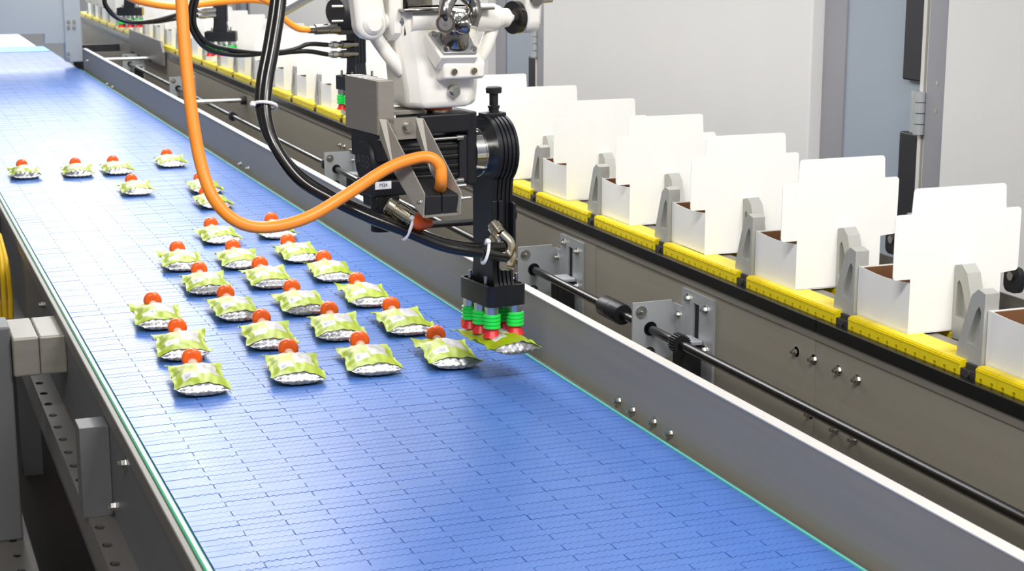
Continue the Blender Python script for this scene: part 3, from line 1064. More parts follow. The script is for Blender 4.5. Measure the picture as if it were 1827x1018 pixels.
# --- gripper tray: rounded box, hollow on top
def gripper(parent, fr, cups=True, z=0.134):
    a0, a1, b0, b1 = -0.043, 0.034, -0.06, 0.06
    t = MB()
    o = rrect(a0, a1, b0, b1, 0.014)
    i = rrect(a0 + 0.005, a1 - 0.005, b0 + 0.005, b1 - 0.005, 0.010)
    n = len(o)
    H0, H1, HF = z, z + 0.037, z + 0.026
    vs = [(p, q, H0) for p, q in o] + [(p, q, H1) for p, q in o] + [(p, q, H1) for p, q in i] + [(p, q, HF) for p, q in i]
    fs = [tuple(range(n))[::-1]] + [(k, (k + 1) % n, n + (k + 1) % n, n + k) for k in range(n)] \
        + [(n + k, n + (k + 1) % n, 2 * n + (k + 1) % n, 2 * n + k) for k in range(n)] \
        + [(2 * n + k, 2 * n + (k + 1) % n, 3 * n + (k + 1) % n, 3 * n + k) for k in range(n)] + [tuple(3 * n + k for k in range(n))]
    t.add([fr(*p) for p in vs], fs)
    tray = t.obj('gripper_tray', M['black'], parent, 40)
    for a, b in ((-0.034, 0.03), (-0.034, -0.03), (0.025, 0.03), (0.025, -0.034)):
        MB().cyl(fr(a, b, HF), fr(a, b, HF + 0.026), 0.0033, seg=10).cyl(fr(a, b, HF), fr(a, b, HF + 0.008), 0.0062, seg=6).obj('stud', M['bolt'], tray)
    for b in (-0.041, 0.0, 0.041):
        for a in (-0.028, 0.019):
            MB().cyl(fr(a, b, H0 - 0.016), fr(a, b, H0), 0.0125, seg=12).obj('cup_stem', M['steel_bright'], tray)
            pr, zz = [], 0
            m = 4
            for k in range(m):
                f0 = k / m
                pr += [(f0 + 0.00, 0.0132), (f0 + 0.05, 0.0155), (f0 + 0.18, 0.0155), (f0 + 0.235, 0.0132)]
            MB().rev(fr(a, b, H0 - 0.015), fr(a, b, H0 - 0.041), pr, 20).obj('bellows', M['cup_green'], tray)
            MB().rev(fr(a, b, H0 - 0.040), fr(a, b, H0 - 0.056), [(0, 0.0115), (0.25, 0.0105), (0.55, 0.0125), (1, 0.0165)], 20).obj('cup_lip', M['cup_red'], tray)
    return tray


tray = gripper(rob, F)
for b in (-0.02, 0.02):
    MB().cyl(F(-0.005, b, 0.081), F(-0.005, b, 0.134), 0.0035, seg=10).obj('guide_pin', M['bolt'], tray)


# --- ribbed arm: ring round the motor shaft, neck, flared foot
def arm_profile(off, zc=0.404, R=0.062, zf=0.160, neck=0.036):
    pts = []
    R -= off
    neck -= off
    foot = 0.052 - off
    # from foot right, up to ring, round and down
    right = []
    for k in range(7):                       # flare
        t = k / 6
        right.append((foot - (foot - neck) * math.sin(t * math.pi / 2), zf + 0.055 * (1 - math.cos(t * math.pi / 2))))
    a0 = math.asin(min(1, (neck + 0.004) / R))
    right.append((neck, zc - R - 0.012 if zc - R - 0.012 > zf + 0.06 else zf + 0.06))
    arc = []
    st = -math.pi / 2 + a0
    for k in range(29):
        a = st + (2 * math.pi - 2 * a0) * k / 28
        arc.append((R * math.cos(a), zc + R * math.sin(a)))
    # ring start sits right of the neck
    left = [(-p, q) for p, q in right[::-1]]
    return right + arc + left


def arm(parent, fr, a0=-0.024, a1=0.016, ribs=4, **kw):
    body = MB()
    body.prism(arm_profile(0.0035, **kw), a0 + 0.0005, a1 - 0.0005, 'x', fr)
    o = body.obj('arm', M['black'], parent, 30)
    w = (a1 - a0) / (2 * ribs - 1 + 1.2)
    base = a0
    for k in range(ribs):
        s0 = a0 + (0.012 if k else 0) + (k - 1) * ((a1 - a0 - 0.012) / (ribs - 1)) * (1 if k else 0)
        if k == 0:
            r0_, r1_ = a0, a0 + 0.0085
        else:
            st = (a1 - a0 - 0.0085) / (ribs - 1)
            r1_ = a0 + 0.0085 + k * st
            r0_ = r1_ - st * 0.62
        MB().prism(arm_profile(0.0, **kw), r0_, r1_, 'x', fr).obj('rib', M['black'], o, 30)
    return o


am_ = arm(rob, F, ribs=5)
# back fin blocks beside the neck
MB().box(-0.030, -0.020, -0.048, -0.036, 0.225, 0.322, F).box(-0.018, -0.010, -0.050, -0.036, 0.225, 0.322, F).obj('neck_fin', M['black'], rob, 0, 0.002)
MB().box(0.010, 0.016, -0.050, -0.03, 0.225, 0.315, F).obj('neck_fin', M['black'], rob, 0, 0.002)
MB().cyl(F(0.017, -0.01, 0.292), F(0.03, -0.01, 0.292), 0.019, seg=20).obj('neck_boss', M['black_matt'], rob)
MB().box(-0.026, 0.018, -0.012, 0.012, 0.458, 0.470, F).obj('ring_pad', M['black'], rob, 0, 0.002)
MB().rev(F(-0.001, 0, 0.466), F(-0.001, 0, 0.514), [(0, 0.0115), (0.1, 0.0115), (0.12, 0.009), (0.22, 0.009), (0.24, 0.0105), (0.32, 0.0105), (0.34, 0.0078), (0.76, 0.0078), (0.78, 0.0138), (0.97, 0.0142), (1, 0.0125)], 24).obj('plunger_knob', M['black_matt'], rob)

# --- motor and its mount
MB().rev(F(-0.056, 0, 0.402), F(-0.023, 0, 0.402), [(0, 0.043), (0.5, 0.043), (0.52, 0.0422), (0.56, 0.0422), (0.58, 0.043), (1, 0.043)], 40).obj('output_flange', M['chrome'], rob)
mt = MB().box(-0.074, -0.054, -0.038, 0.05, 0.352, 0.478, F).box(-0.168, -0.074, -0.05, 0.05, 0.446, 0.478, F).obj('motor_mount', M['black'], rob, 0, 0.003)
MB().box(-0.092, -0.076, -0.044, 0.044, 0.358, 0.440, F).obj('motor_face', M['black_matt'], rob, 0, 0.003)
mo = MB().prism(rrect(-0.038, 0.038, 0.362, 0.438, 0.016), -0.205, -0.092, 'x', F).obj('motor_body', M['black'], rob, 30)
for k, z in enumerate((0.372, 0.3875, 0.404, 0.4205)):
    MB().prism(rrect(-0.0425, -0.036, z - 0.0045, z + 0.0045, 0.003, 3), -0.2, -0.094, 'x', F).obj('motor_fin', M['rubber'], mo, 40)
for b, z in ((-0.044, 0.436), (-0.044, 0.362)):
    MB().cyl(F(-0.098, b, z), F(-0.086, b, z), 0.0055, seg=12).cyl(F(-0.16, b, z), F(-0.098, b, z), 0.003, seg=10).obj('tie_rod', M['bolt'], mo)
cp = MB().rev(F(-0.205, 0, 0.4), F(-0.252, 0, 0.4), [(0, 0.039), (0.75, 0.039), (0.92, 0.0365), (1, 0.033)], 36).obj('motor_cap', M['black_matt'], rob, 40)


def text_mesh(name, body, size, material, parent, origin, ux, uz, depth=0.0004):
    cu = bpy.data.curves.new(name, 'FONT')
    cu.body = body
    cu.size = size
    cu.extrude = depth
    cu.align_x = 'CENTER'
    cu.align_y = 'CENTER'
    tmp = bpy.data.objects.new(name + '_src', cu)
    COL.objects.link(tmp)
    bpy.context.view_layer.update()
    me = bpy.data.meshes.new_from_object(tmp)
    bpy.data.objects.remove(tmp)
    me.materials.clear()
    me.materials.append(material)
    ux, uz = Vector(ux).normalized(), Vector(uz).normalized()
    nn = ux.cross(uz)
    m = Matrix(((ux.x, uz.x, nn.x, origin[0]), (ux.y, uz.y, nn.y, origin[1]), (ux.z, uz.z, nn.z, origin[2]), (0, 0, 0, 1)))
    me.transform(m)
    o = bpy.data.objects.new(name, me)
    COL.objects.link(o)
    put(o, parent)
    return o


AV, BV = Vector((math.cos(PHI), math.sin(PHI), 0)), Vector((-math.sin(PHI), math.cos(PHI), 0))
text_mesh('cap_lettering', 'ABB', 0.030, M['emboss'], cp, F(-0.2522, 0, 0.4), -BV, (0, 0, 1), 0.0006)
# connector box under the motor cap with white sticker
cb = MB().box(-0.256, -0.190, -0.046, 0.02, 0.345, 0.372, F).box(-0.250, -0.205, -0.044, 0.01, 0.325, 0.346, F).obj('connector_box', M['black_matt'], rob, 0, 0.003)
lb = MB().box(-0.252, -0.2225, -0.0475, -0.0462, 0.3585, 0.3715, F).obj('sticker', M['label_white'], cb, 0)
text_mesh('sticker_text', 'M34', 0.0085, M['print_black'], cb, F(-0.2372, -0.0477, 0.365), AV, (0, 0, 1), 0.0001)
MB().cyl(F(-0.235, -0.03, 0.345), F(-0.235, -0.03, 0.285), 0.017, seg=20).obj('connector_elbow', M['black_matt'], rob)
e0, e1 = G(690, 364, -0.06), G(735, 393, -0.085)
MB().rev(e0, e1, [(0, 0.013), (0.06, 0.0155), (0.3, 0.0155), (0.32, 0.0142), (0.36, 0.0142), (0.38, 0.0158), (0.8, 0.0158), (0.82, 0.0145), (1, 0.0145)], 20).obj('plug', M['nickel'], rob)
e2 = G(772, 398, -0.1)
MB().tube(spline([e1, G(752, 398, -0.09), e2], 6), [0.0145] * 5 + [0.014, 0.013, 0.0118, 0.0105, 0.009, 0.0075, 0.0065, 0.005][:8], 16).obj('plug_boot', M['orange_boot'], rob)

# --- stainless sensor box and black block at the left
sb = MB()
sb.box(-0.250, -0.221, -0.06, 0.075, 0.4505, 0.5400, F)
so = sb.obj('sensor_box', M['steel'], rob, 0, 0.001)
for k in range(5):
    MB().box(-0.247, -0.224, -0.05 + k * 0.024, -0.034 + k * 0.024, 0.5400, 0.5406, F).obj('top_slot', M['steel_dark'], so, 0)
MB().box(-0.2515, -0.2505, -0.0598, -0.057, 0.451, 0.5395, F).obj('edge_band', M['nickel'], so, 0)
MB().box(-0.247, -0.218, -0.05, 0.06, 0.405, 0.4505, F).obj('sensor_mount', M['black_matt'], rob, 0, 0.002)
MB().box(-0.221, -0.150, -0.030, 0.03, 0.4785, 0.486, F).obj('mount_spacer', M['steel'], rob, 0, 0.001)

# --- stainless U bracket running down to the cable clamp
bk = MB()


def slab(pts, a0_, a1_):
    bk.prism(pts, a0_, a1_, 'x', F)


def sheet_px(poly, thick=0.0018):
    """sheet-metal plate whose corners are (pixel u, v, local depth b)"""
    tv = (np.array(F(1, 0, 0)) - np.array(F(0, 0, 0))) * thick
    P0 = [G(*q) for q in poly]
    n_ = len(P0)
    bk.add(P0 + [p_ + tv for p_ in P0], [tuple(range(n_))[::-1], tuple(range(n_, 2 * n_))] + [(k, (k + 1) % n_, n_ + (k + 1) % n_, n_ + k) for k in range(n_)])


LF = [(677, 212, -0.060), (689, 213, -0.066), (757, 346, -0.152), (755, 388, -0.156), (737, 366, -0.135), (704, 310, -0.095), (677, 246, -0.060)]
sheet_px(LF)
sheet_px([(u + 65, v - 2 if v < 380 else v - 6, b_) for u, v, b_ in LF])
bk.box(-0.2468, -0.1790, -0.060, -0.0585, 0.443, 0.478, F)
bk.box(-0.2468, -0.1790, -0.0600, -0.045, 0.4415, 0.443, F)
fl0 = [G(756, 387, -0.154), G(820, 381, -0.154), G(803, 358, -0.115), G(738, 364, -0.115)]
bk.add(fl0 + [p_ - np.array([0, 0, 0.0016]) for p_ in fl0], [(0, 1, 2, 3), (7, 6, 5, 4), (0, 4, 5, 1), (1, 5, 6, 2), (2, 6, 7, 3), (3, 7, 4, 0)])
bko = bk.obj('cable_bracket', M['steel'], rob, 0)
for a in (-0.232, -0.1975):
    b1 = MB()
    b1.cyl(F(a, -0.06, 0.462), F(a, -0.0625, 0.462), 0.0095, seg=18)
    b1.cyl(F(a, -0.062, 0.462), F(a, -0.070, 0.462), 0.0068, seg=18)
    b1.obj('bracket_screw', M['bolt'], bko)
nb = np.array(F(-1, 0, 0)) - np.array(F(0, 0, 0))
for u, v, b_ in ((743, 338, -0.130), (752, 360, -0.145)):
    b1 = MB()
    hexbolt(b1, G(u, v, b_), nb, 0.0042, 0.004, True)
    b1.obj('bracket_screw', M['bolt'], bko)
    q = G(u + 67, v - 6, b_)
    MB().cyl(q, q - nb * 0.022, 0.0022, seg=8).cyl(q, q - nb * 0.005, 0.0052, seg=6).obj('bracket_screw', M['bolt'], bko)
for x0_, x1_ in ((0.03, 0.49), (0.51, 0.97)):
    def mixp(uv0, uv1, t, b_):
        return G(uv0[0] + (uv1[0] - uv0[0]) * t, uv0[1] + (uv1[1] - uv0[1]) * t, b_)
    pts = [mixp(q0, q1, t, b_) for b_, q0t, q1t, q0b, q1b in ((-0.150, (757, 350), (820, 347), (757, 385), (820, 380)), (-0.100, (742, 318), (805, 318), (742, 356), (805, 354))) for q0, q1 in ((q0b, q1b), (q0t, q1t)) for t in (x0_, x1_)]
    cblk = MB().add(pts, [(0, 1, 3, 2), (4, 6, 7, 5), (0, 2, 6, 4), (1, 5, 7, 3), (2, 3, 7, 6), (0, 4, 5, 1)])
    cblk.obj('cable_clamp', M['black_matt'], rob, 0, 0.0015)

# --- white wrist body
wb_ = MB()
wc = -0.120


def hexring(cx, w, d, z, ch):
    return [(cx - w + ch, -d, z), (cx + w - ch, -d, z), (cx + w, -d + ch, z), (cx + w, d - ch, z), (cx + w - ch, d, z), (cx - w + ch, d, z), (cx - w, d - ch, z), (cx - w, -d + ch, z)]


levels = [hexring(wc, 0.058, 0.050, 0.489, 0.022), hexring(wc, 0.066, 0.056, 0.494, 0.022), hexring(wc, 0.068, 0.058, 0.52, 0.022), hexring(wc, 0.074, 0.056, 0.565, 0.024),
          hexring(wc, 0.078, 0.046, 0.60, 0.024), hexring(wc, 0.085, 0.044, 0.645, 0.022), hexring(wc, 0.085, 0.042, 0.655, 0.022)]
n = 8
vs = [F(*p) for L in levels for p in L]
fs = [tuple(range(n))[::-1], tuple((len(levels) - 1) * n + k for k in range(n))]
for j in range(len(levels) - 1):
    fs += [(j * n + k, j * n + (k + 1) % n, (j + 1) * n + (k + 1) % n, (j + 1) * n + k) for k in range(n)]
wb_.add(vs, fs)
wbo = wb_.obj('wrist_body', M['robot_white'], rob, 25, 0.006)
# front block with two screws
fb = MB().prism([(-0.064, 0.536), (-0.086, 0.540), (-0.088, 0.566), (-0.070, 0.580), (-0.045, 0.585), (-0.045, 0.536)], -0.142, -0.064, 'x', F).obj('front_block', M['robot_white'], wbo, 25, 0.004)
for a in (-0.124, -0.087):
    MB().cyl(F(a, -0.087, 0.553), F(a, -0.091, 0.552), 0.0055, seg=16).obj('block_screw', M['bolt'], fb)
MB().cyl(F(-0.1115, -0.056, 0.517), F(-0.1115, -0.066, 0.517), 0.011, seg=20).cyl(F(-0.1115, -0.066, 0.517), F(-0.1115, -0.072, 0.517), 0.0075, seg=6).obj('body_screw', M['bolt'], wbo)
MB().rev(F(-0.115, -0.01, 0.478), F(-0.115, -0.01, 0.490), [(0, 0.021), (0.5, 0.021), (0.55, 0.023), (1, 0.023)], 24).obj('wrist_shaft', M['nickel'], rob)
MB().rev(F(-0.115, -0.01, 0.482), F(-0.115, -0.01, 0.487), [(0, 0.0245), (1, 0.0245)], 24).obj('wrist_seal', M['orange_boot'], rob)
# side ribs running up to the arm journals
for (pa, pb, r_) in (((-0.185, -0.02, 0.55), (-0.235, 0.0, 0.622), 0.012), ((-0.055, -0.03, 0.555), (0.0, 0.0, 0.625), 0.012)):
    MB().tube(spline([F(*pa), F((pa[0] + pb[0]) / 2, (pa[1] + pb[1]) / 2 - 0.004, (pa[2] + pb[2]) / 2 - 0.006), F(*pb)], 6), r_, 12).obj('side_rib', M['robot_white'], wbo)
# journals for the parallel arms
MB().cyl(F(-0.180, -0.03, 0.634), F(-0.055, -0.03, 0.634), 0.0215, seg=24).obj('journal', M['robot_white'], wbo)
MB().rev(F(-0.20, -0.02, 0.634), F(-0.165, -0.025, 0.634), [(0, 0.0145), (0.55, 0.0145), (0.57, 0.019), (0.85, 0.019), (0.87, 0.0165), (1, 0.0165)], 24).obj('journal_nut', M['steel_bright'], wbo)
MB().rev(F(-0.055, -0.02, 0.636), F(0.036, 0.0, 0.632), [(0, 0.024), (0.52, 0.024), (0.56, 0.021), (0.62, 0.021), (0.64, 0.0165), (0.85, 0.0165), (0.87, 0.009), (1, 0.008)], 24).obj('journal', M['robot_white'], wbo)
MB().rev(F(0.034, 0, 0.632), F(0.056, 0.004, 0.632), [(0, 0.0115), (0.1, 0.0285), (0.6, 0.0285), (1, 0.02)], 30).obj('rubber_ring', M['rubber'], rob)
MB().rev(F(0.024, -0.001, 0.632), F(0.036, 0.001, 0.632), [(0, 0.006), (0.6, 0.009), (1, 0.010)], 14).obj('ball_pin', M['nickel'], rob)
# right link going up
lr = MB().prism([(-0.03, 0.66), (-0.024, 0.618), (-0.008, 0.604), (0.012, 0.606), (0.024, 0.625), (0.026, 0.68), (0.018, 1.05), (-0.026, 1.05)], 0.050, 0.082, 'x', F).obj('right_link', M['robot_white'], rob, 25, 0.008)
MB().cyl(F(0.066, -0.02, 0.664), F(0.066, -0.035, 0.664), 0.012, seg=14).obj('link_pin', M['gunmetal'], lr)
MB().cyl(F(0.09, 0, 0.66), F(0.115, 0.0, 0.662), 0.006, seg=12).obj('link_screw', M['bolt'], lr)


# left forks: teardrop plates with round bosses
def teardrop(ca, cz, r, ang, length, wtop):
    pts = []
    for k in range(25):
        a = math.radians(180 + ang - 10 + (200) * k / 24)
        pts.append((ca + r * math.cos(a), cz + r * math.sin(a)))
    d = np.array([math.cos(math.radians(90 + ang)), math.sin(math.radians(90 + ang))])
    nrm = np.array([-d[1], d[0]])
    e = np.array([ca, cz]) + d * length
    pts += [tuple(e - nrm * wtop), tuple(e + nrm * wtop)]
    return pts


f1 = MB().prism(teardrop(-0.252, 0.633, 0.0275, 8, 0.42, 0.016), -0.050, -0.018, 'y', F).obj('left_fork', M['robot_white'], rob, 25, 0.007)
MB().rev(F(-0.252, -0.048, 0.633), F(-0.252, -0.058, 0.633), [(0, 0.0185), (0.4, 0.0185), (0.7, 0.0155), (1, 0.012)], 26).obj('fork_boss', M['robot_white'], f1)
f2 = MB().prism([(-0.034, 0.615), (-0.022, 0.602), (0.0, 0.600), (0.018, 0.612), (0.026, 0.635), (0.02, 0.67), (0.018, 1.05), (-0.026, 1.05), (-0.036, 0.655)], -0.213, -0.188, 'x', F).obj('left_fork', M['robot_white'], rob, 25, 0.007)
MB().rev(F(-0.213, -0.006, 0.632), F(-0.217, -0.006, 0.632), [(0, 0.016), (1, 0.014)], 22).obj('fork_boss', M['robot_white'], f2)
MB().prism([(-0.036, 0.612), (-0.022, 0.599), (0.0, 0.597), (0.020, 0.61), (0.029, 0.635), (0.022, 0.67), (-0.036, 0.66)], -0.1885, -0.185, 'x', F).obj('fork_seal', M['rubber'], f2, 25)
MB().cyl(F(-0.235, -0.02, 0.634), F(-0.2, -0.01, 0.633), 0.014, seg=18).obj('fork_pin', M['robot_white'], rob)

# universal joint on its sloping grey flange
TA = math.radians(42)
FN = np.array(F(0, -math.sin(TA), math.cos(TA))) - np.array(F(0, 0, 0))     # flange normal: up and towards the front
FA = np.array(F(1, 0, 0)) - np.array(F(0, 0, 0))
FT = np.cross(FN, FA)
FT = FT if FT[2] > 0 else -FT
FO = G(808, 80, -0.078)


def fl_pt(x, t, h):
    return FO + FA * x + FT * t + FN * h


def flr(x, t, h):
    return tuple(fl_pt(x, t, h))


fl = MB().prism([(-0.036, 0.026), (-0.026, -0.022), (0.034, -0.024), (0.036, -0.018), (0.036, 0.026)], -0.001, 0.005, 'z', flr).obj('joint_flange', M['robot_grey'], rob, 30, 0.001)
MB().prism([(-0.040, 0.030), (-0.032, -0.026), (0.037, -0.028), (0.040, -0.018), (0.040, 0.03)], -0.030, -0.001, 'z', flr).obj('flange_base', M['robot_white'], fl, 30, 0.002)
for x, t in ((-0.030, 0.020), (-0.021, -0.016), (0.030, -0.017)):
    MB().cyl(fl_pt(x, t, 0.005), fl_pt(x, t, 0.009), 0.0052, seg=14).obj('flange_screw', M['bolt'], fl)
JU = np.array(F(0.02, -0.18, 1.0)) - np.array(F(0, 0, 0))
JU = JU / np.linalg.norm(JU)
JB = fl_pt(0.002, 0.002, 0.004)
JC = G(816, 36, -0.105)
ujo = MB().rev(JB - JU * 0.006, JB + JU * 0.032, [(0, 0.0235), (0.1, 0.0245), (0.5, 0.0245), (0.75, 0.022), (1, 0.015)], 28).obj('universal_joint', M['gunmetal'], rob, 40)
MB().rev(JC - JU * 0.017, JC + JU * 0.017, [(0, 0.012), (0.25, 0.019), (0.75, 0.019), (1, 0.012)], 20).obj('joint_cross', M['chrome'], ujo, 40)
for (u, v, b_, da, db) in ((795, 42, -0.125, -0.50, -0.86), (837, 44, -0.120, 0.86, -0.50)):
    dv = np.array(F(da, db, 0)) - np.array(F(0, 0, 0))
    c0 = G(u, v, b_)
    MB().rev(c0 - dv * 0.022, c0, [(0, 0.012), (0.35, 0.0165), (0.9, 0.0165), (1, 0.0150)], 28).obj('yoke_ear', M['gunmetal'], ujo, 40)
    MB().rev(c0 - dv * 0.001, c0 + dv * 0.0015, [(0, 0.0122), (1, 0.0112)], 24).obj('bearing_cup', M['steel_dark'], ujo, 40)
    MB().cyl(c0 + dv * 0.001, c0 + dv * 0.003, 0.0028, seg=10).obj('grease_nipple', M['chrome'], ujo)
# upper yoke: two cheeks rising from the ears to the shaft
for (u, v, b_) in ((798, 22, -0.118), (842, 24, -0.110)):
    MB().tube(spline([G(u, v + 22, b_), G(u + (-4 if u < 815 else 5), v, b_), G(u + (2 if u < 815 else -1), v - 22, b_ + 0.006), G(816, v - 46, -0.10)], 6), [0.010] * 5 + [0.0115] * 5 + [0.0125] * 9, 14).obj('yoke_cheek', M['gunmetal'], ujo, 40)
MB().rev(G(816, -8, -0.10), G(817, -370, -0.10), [(0, 0.012), (0.03, 0.024), (0.3, 0.024), (0.31, 0.016), (1, 0.016)], 24).obj('yoke_shaft', M['gunmetal'], ujo, 40)
# parts above the body behind the joint
MB().box(-0.175, -0.150, -0.02, 0.02, 0.655, 0.69, F).obj('spring_block', M['gunmetal'], rob, 0, 0.002)
MB().box(-0.146, -0.118, 0.0, 0.03, 0.655, 0.70, F).obj('spring_block', M['nickel'], rob, 0, 0.002)
MB().box(-0.20, -0.03, -0.06, 0.05, 0.650, 0.655, F).obj('body_top_plate', M['gunmetal'], rob, 0, 0.002)
MB().tube([F(-0.215, 0.03, 0.63), F(-0.20, 0.04, 0.72), F(-0.14, 0.08, 1.05)], 0.013, 14).obj('rear_rod', M['black'], rob)

# --- air fittings at the neck (two elbows)
for du, dv_ in ((0, 0), (2, 20)):
    p0, p1, p2, p3 = G(879 + du, 398 + dv_, -0.045), G(893 + du, 417 + dv_, -0.062), G(908 + du, 434 + dv_, -0.072), G(906 + du, 452 + dv_, -0.075)
    MB().rev(p0, p1, [(0, 0.010), (0.2, 0.010), (0.22, 0.0135), (0.62, 0.0135), (0.64, 0.0115), (1, 0.0115)], 6 if False else 14).obj('air_fitting', M['nickel'], rob)
    MB().tube(spline([p1, p2, p3, G(896 + du, 458 + dv_ * 0.7, -0.078)], 6), 0.0105, 16).obj('fitting_elbow', M['nickel'], rob)

# held pouch under the suction cups
hp = place_pouch(F(-0.004, -0.01, 0.052), PHI - math.radians(2), 'lime pouch lifted by the green suction cups at the belt edge', 2, 0.0)

# ================================================================== CABLES AND HOSES
def cable(name, mat_, label, cat, pts, r, n=10, seg=16):
    o = MB().tube(spline(pts, n), r, seg).obj(name, mat_, None, 60)
    return tag(o, label, cat)


def D(u, v, d):
    """pixel -> point at straight-ahead distance d (used only for free hanging cables between two fixed ends)"""
    q = ray(u, v)
    return CAM + q / FPX * d


cable('power_cable', M['orange'], 'thick orange cable looping from above down to the robot clamp', 'cable',
      [D(318, -330, 2.66), D(321, -180, 2.63), D(323, -60, 2.62), D(324, 0, 2.62), D(330, 90, 2.62), D(342, 200, 2.62), D(358, 290, 2.62), D(382, 355, 2.62), D(425, 396, 2.63), D(480, 405, 2.65), D(548, 388, 2.67), D(620, 346, 2.70), D(690, 301, 2.72), D(738, 283, 2.73),
       D(768, 281, 2.735), D(785, 297, 2.74), D(787, 322, 2.745), G(784, 342, -0.12)], 0.0098, 8)
hose = empty('vacuum_hose', D(497, -40, 2.75), 'pair of thick black air hoses strapped together and sagging to the gripper', 'hose')
base_pts = [(512, -330, 2.84), (506, -180, 2.81), (498, -60, 2.80), (496, 0, 2.80), (484, 80, 2.79), (471, 150, 2.78), (470, 200, 2.77), (488, 255, 2.76), (530, 312, 2.76), (590, 352, 2.77), (650, 377, 2.78), (715, 402, 2.80), (785, 430, 2.83), (850, 446, 2.86)]
for off, endp in (((-4, -6), (896, 440)), ((5, 9), (902, 458))):
    pts = [D(u + off[0] * (1 if u < 560 else 0.6), v + off[1] * min(1, max(0.3, v / 250)) * (1 if u < 560 else 0.5) + (4 if 600 < u < 800 else 0), d + (0.006 if off[0] < 0 else -0.004)) for u, v, d in base_pts] + [G(endp[0], endp[1], -0.078)]
    MB().tube(spline(pts, 8), 0.0097, 16).obj('hose', M['rubber'], hose, 60)
for (u, v, d, ax) in ((473, 188, 2.77, (0.06, -1)), (728, 408, 2.803, (0.93, 0.36)), (866, 450, 2.865, (0.97, 0.22))):
    c = D(u, v, d)
    ax = RT * ax[0] - UP * ax[1] if True else None
    ax = ax + FW * 0.4
    ax = ax / np.linalg.norm(ax)
    e1 = np.cross(ax, FW)
    e1 /= np.linalg.norm(e1)
    e2 = np.cross(ax, e1)
    ringp = [c + 0.0190 * math.cos(t) * e1 + 0.0125 * math.sin(t) * e2 for t in np.linspace(0, 2 * math.pi, 33)]
    t_ = MB().tube(ringp, 0.0028, 8, caps=False)
    hd = c + 0.019 * (e1 if e1[2] > 0 else -e1) - FW * 0.008
    t_.rev(hd - ax * 0.004, hd + ax * 0.004, [(0, 0.004), (0.5, 0.0055), (1, 0.004)], 10)
    t_.obj('cable_tie', M['tie'], hose, 40)

# ================================================================== FURTHER GRIPPERS DOWN THE LINE
def far_gripper(u, v, Y, rz, label, arm_up=0.9, yellow=False):
    p = ony(u, v, Y)                       # underside of the suction cups
    root = empty('gripper_head', (p[0], p[1], p[2]), label, 'gripper', 'far grippers')
    c_, s_ = math.cos(rz), math.sin(rz)

    def fr(a, b, z):
        return (p[0] + a * c_ - b * s_, p[1] + a * s_ + b * c_, p[2] + z)
    gripper(root, fr, z=0.056)
    n_ = MB()
    prof = [(-0.045, 0.082), (0.045, 0.082), (0.028, 0.10), (0.024, 0.13), (0.024, arm_up), (-0.024, arm_up), (-0.024, 0.13), (-0.028, 0.10)]
    n_.prism(prof, -0.022, 0.012, 'x', fr)
    ao = n_.obj('arm', M['black'], root, 20, 0.002)
    for k in range(4):
        MB().box(-0.022 + k * 0.0095, -0.017 + k * 0.0095, -0.0265, -0.024, 0.13, arm_up, fr).obj('rib', M['black'], ao, 0)
    if yellow:
        MB().box(-0.02, 0.02, -0.062, -0.06, 0.058, 0.09, fr).obj('marker', M['strap'], root, 0)
    return root, p, fr


g2, p2, fr2 = far_gripper(640, 196, 4.45, math.radians(12), 'black ribbed gripper arm standing directly behind the white robot wrist', 0.75)
g3, p3, fr3 = far_gripper(396, 99, 6.5, math.radians(70), 'black gripper with green cups seen between the orange cable and the black hoses', 0.75)
g4, p4, fr4 = far_gripper(234, 48, 8.3, math.radians(70), 'farthest small black gripper with green cups at the upper left', 0.75, True)
# second robot's motor above the second gripper
m2 = empty('robot_motor', ony(610, 30, 4.45), 'black motor housing with orange plug at the top left of the white wrist', 'motor')
q0, q1 = ony(640, 20, 4.45), ony(598, 20, 4.40)
MB().rev(q0, q1, [(0, 0.055), (0.6, 0.055), (0.8, 0.05), (1, 0.035)], 24).obj('housing', M['black_matt'], m2)
q0, q1 = ony(640, 56, 4.45), ony(600, 49, 4.42)
MB().box(q1[0], q0[0], 4.40, 4.46, q0[2] - 0.005, q0[2] + 0.06).obj('socket', M['black_matt'], m2, 0, 0.003)
MB().rev(ony(604, 51, 4.40), ony(551, 53, 4.38), [(0, 0.0135), (0.3, 0.0135), (0.32, 0.012), (0.36, 0.012), (0.38, 0.0135), (0.8, 0.0135), (0.82, 0.010), (1, 0.010)], 18).obj('plug', M['gunmetal'], m2)
for v in (12, 38):
    a0_ = ony(592, v, 4.37)
    MB().cyl(a0_, a0_ + np.array([0.03, 0, 0]), 0.004, seg=8).obj('clip', M['bolt'], m2)
cable('power_cable', M['orange'], 'thin orange cable arching to the plug beside the robot motor', 'cable',
      [ony(400, -260, 4.3), ony(425, -80, 4.3), ony(455, -14, 4.3), ony(480, 4, 4.32), ony(505, 32, 4.35), ony(530, 50, 4.37), ony(552, 53, 4.38)], 0.0085, 8)
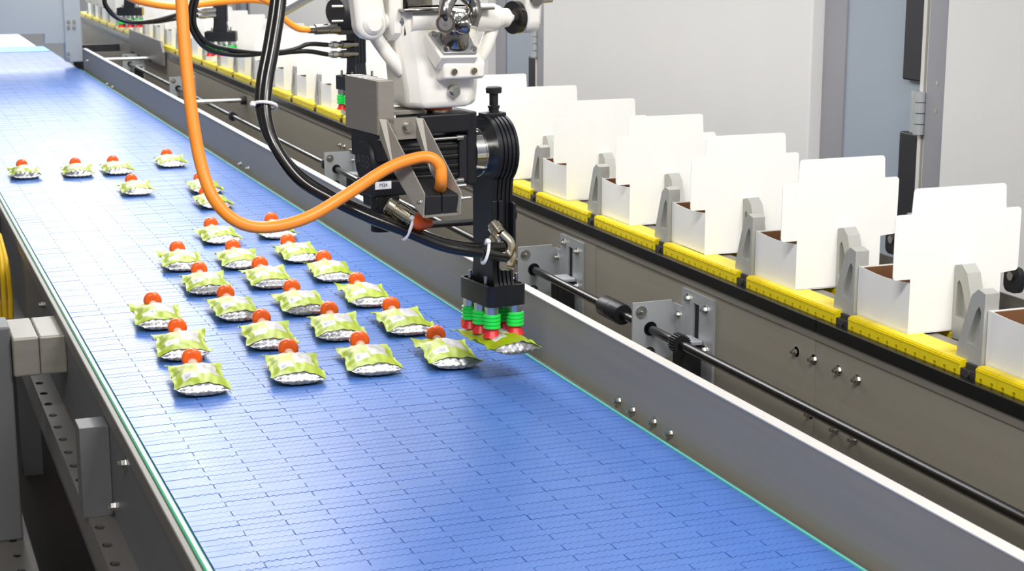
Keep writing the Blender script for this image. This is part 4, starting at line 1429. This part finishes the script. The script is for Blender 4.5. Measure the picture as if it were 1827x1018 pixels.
# twin hose fittings on the second gripper arm and their hoses
for v, dvv, nm in ((79, -4, 'upper'), (96, 4, 'lower')):
    s0, s1 = ony(637, v, 4.43), ony(600, v + 1, 4.41)
    MB().rev(s0, s1, [(0, 0.009), (0.4, 0.009), (0.42, 0.0115), (0.75, 0.0115), (0.78, 0.008), (1, 0.008)], 14).obj('hose_fitting', M['gunmetal'], g2)
    s2 = ony(584, v + 1, 4.40)
    MB().rev(s1, s2, [(0, 0.010), (0.5, 0.010), (0.55, 0.007), (1, 0.006)], 14).obj('hose_nut', M['steel_bright'], g2)
    cable('air_hose', M['rubber'], nm + ' thin black air hose of the pair sagging to the second gripper arm', 'hose',
          [ony(375 + dvv, -260, 4.30), ony(362 + dvv, -90, 4.30), ony(352 + dvv, -20, 4.30), ony(343 + dvv, 20, 4.30), ony(345 + dvv * 1.0, 50, 4.30), ony(370 + dvv * 0.5, 82 + dvv * -1.0, 4.31), ony(420, 94 - dvv, 4.33), ony(480, 95 + dvv * 0.2, 4.36), ony(520, 91 + dvv * 0.4, 4.38), ony(550, 85 + dvv * 1.6, 4.39), ony(584, v + 1, 4.40)], 0.0062, 8)
for v in (18, 27):
    s0, s1 = ony(383, v, 6.45), ony(352, v + 1, 6.42)
    MB().rev(s0, s1, [(0, 0.010), (0.5, 0.010), (0.52, 0.012), (0.8, 0.012), (1, 0.008)], 14).obj('hose_fitting', M['steel_bright'], g3)
cable('power_cable', M['orange'], 'orange cable sagging across the top behind the hanging orange cable', 'cable',
      [ony(150, -200, 5.5), ony(185, -50, 5.55), ony(225, -8, 5.6), ony(265, 6, 5.7), ony(320, 12, 5.8), ony(380, 5, 5.9), ony(450, 0, 6.0), ony(500, 5, 6.0), ony(560, -6, 6.0), ony(610, -60, 6.0), ony(640, -200, 6.0)], 0.0115, 8)
cable('air_hose', M['rubber'], 'far black hose sagging between the two farthest grippers', 'hose',
      [ony(200, -160, 6.3), ony(188, -50, 6.3), ony(186, -5, 6.3), ony(190, 12, 6.3), ony(208, 31, 6.3), ony(240, 40, 6.3), ony(280, 36, 6.35), ony(320, 25, 6.4), ony(352, 19, 6.42)], 0.0085, 8)
cable('air_hose', M['hose_brown'], 'thin lower far hose running to the third gripper', 'hose',
      [ony(215, 36, 6.34), ony(245, 41, 6.34), ony(285, 39, 6.36), ony(325, 32, 6.4), ony(352, 28, 6.42)], 0.0055, 8)
# grey robot arm rod crossing at the top
tag(MB().cyl(ony(492, 22, 3.6), ony(840, -163, 3.95), 0.016, seg=20).obj('robot_arm_rod', M['steel_bright']), 'grey robot arm rod slanting up behind the thick black hoses', 'rod')
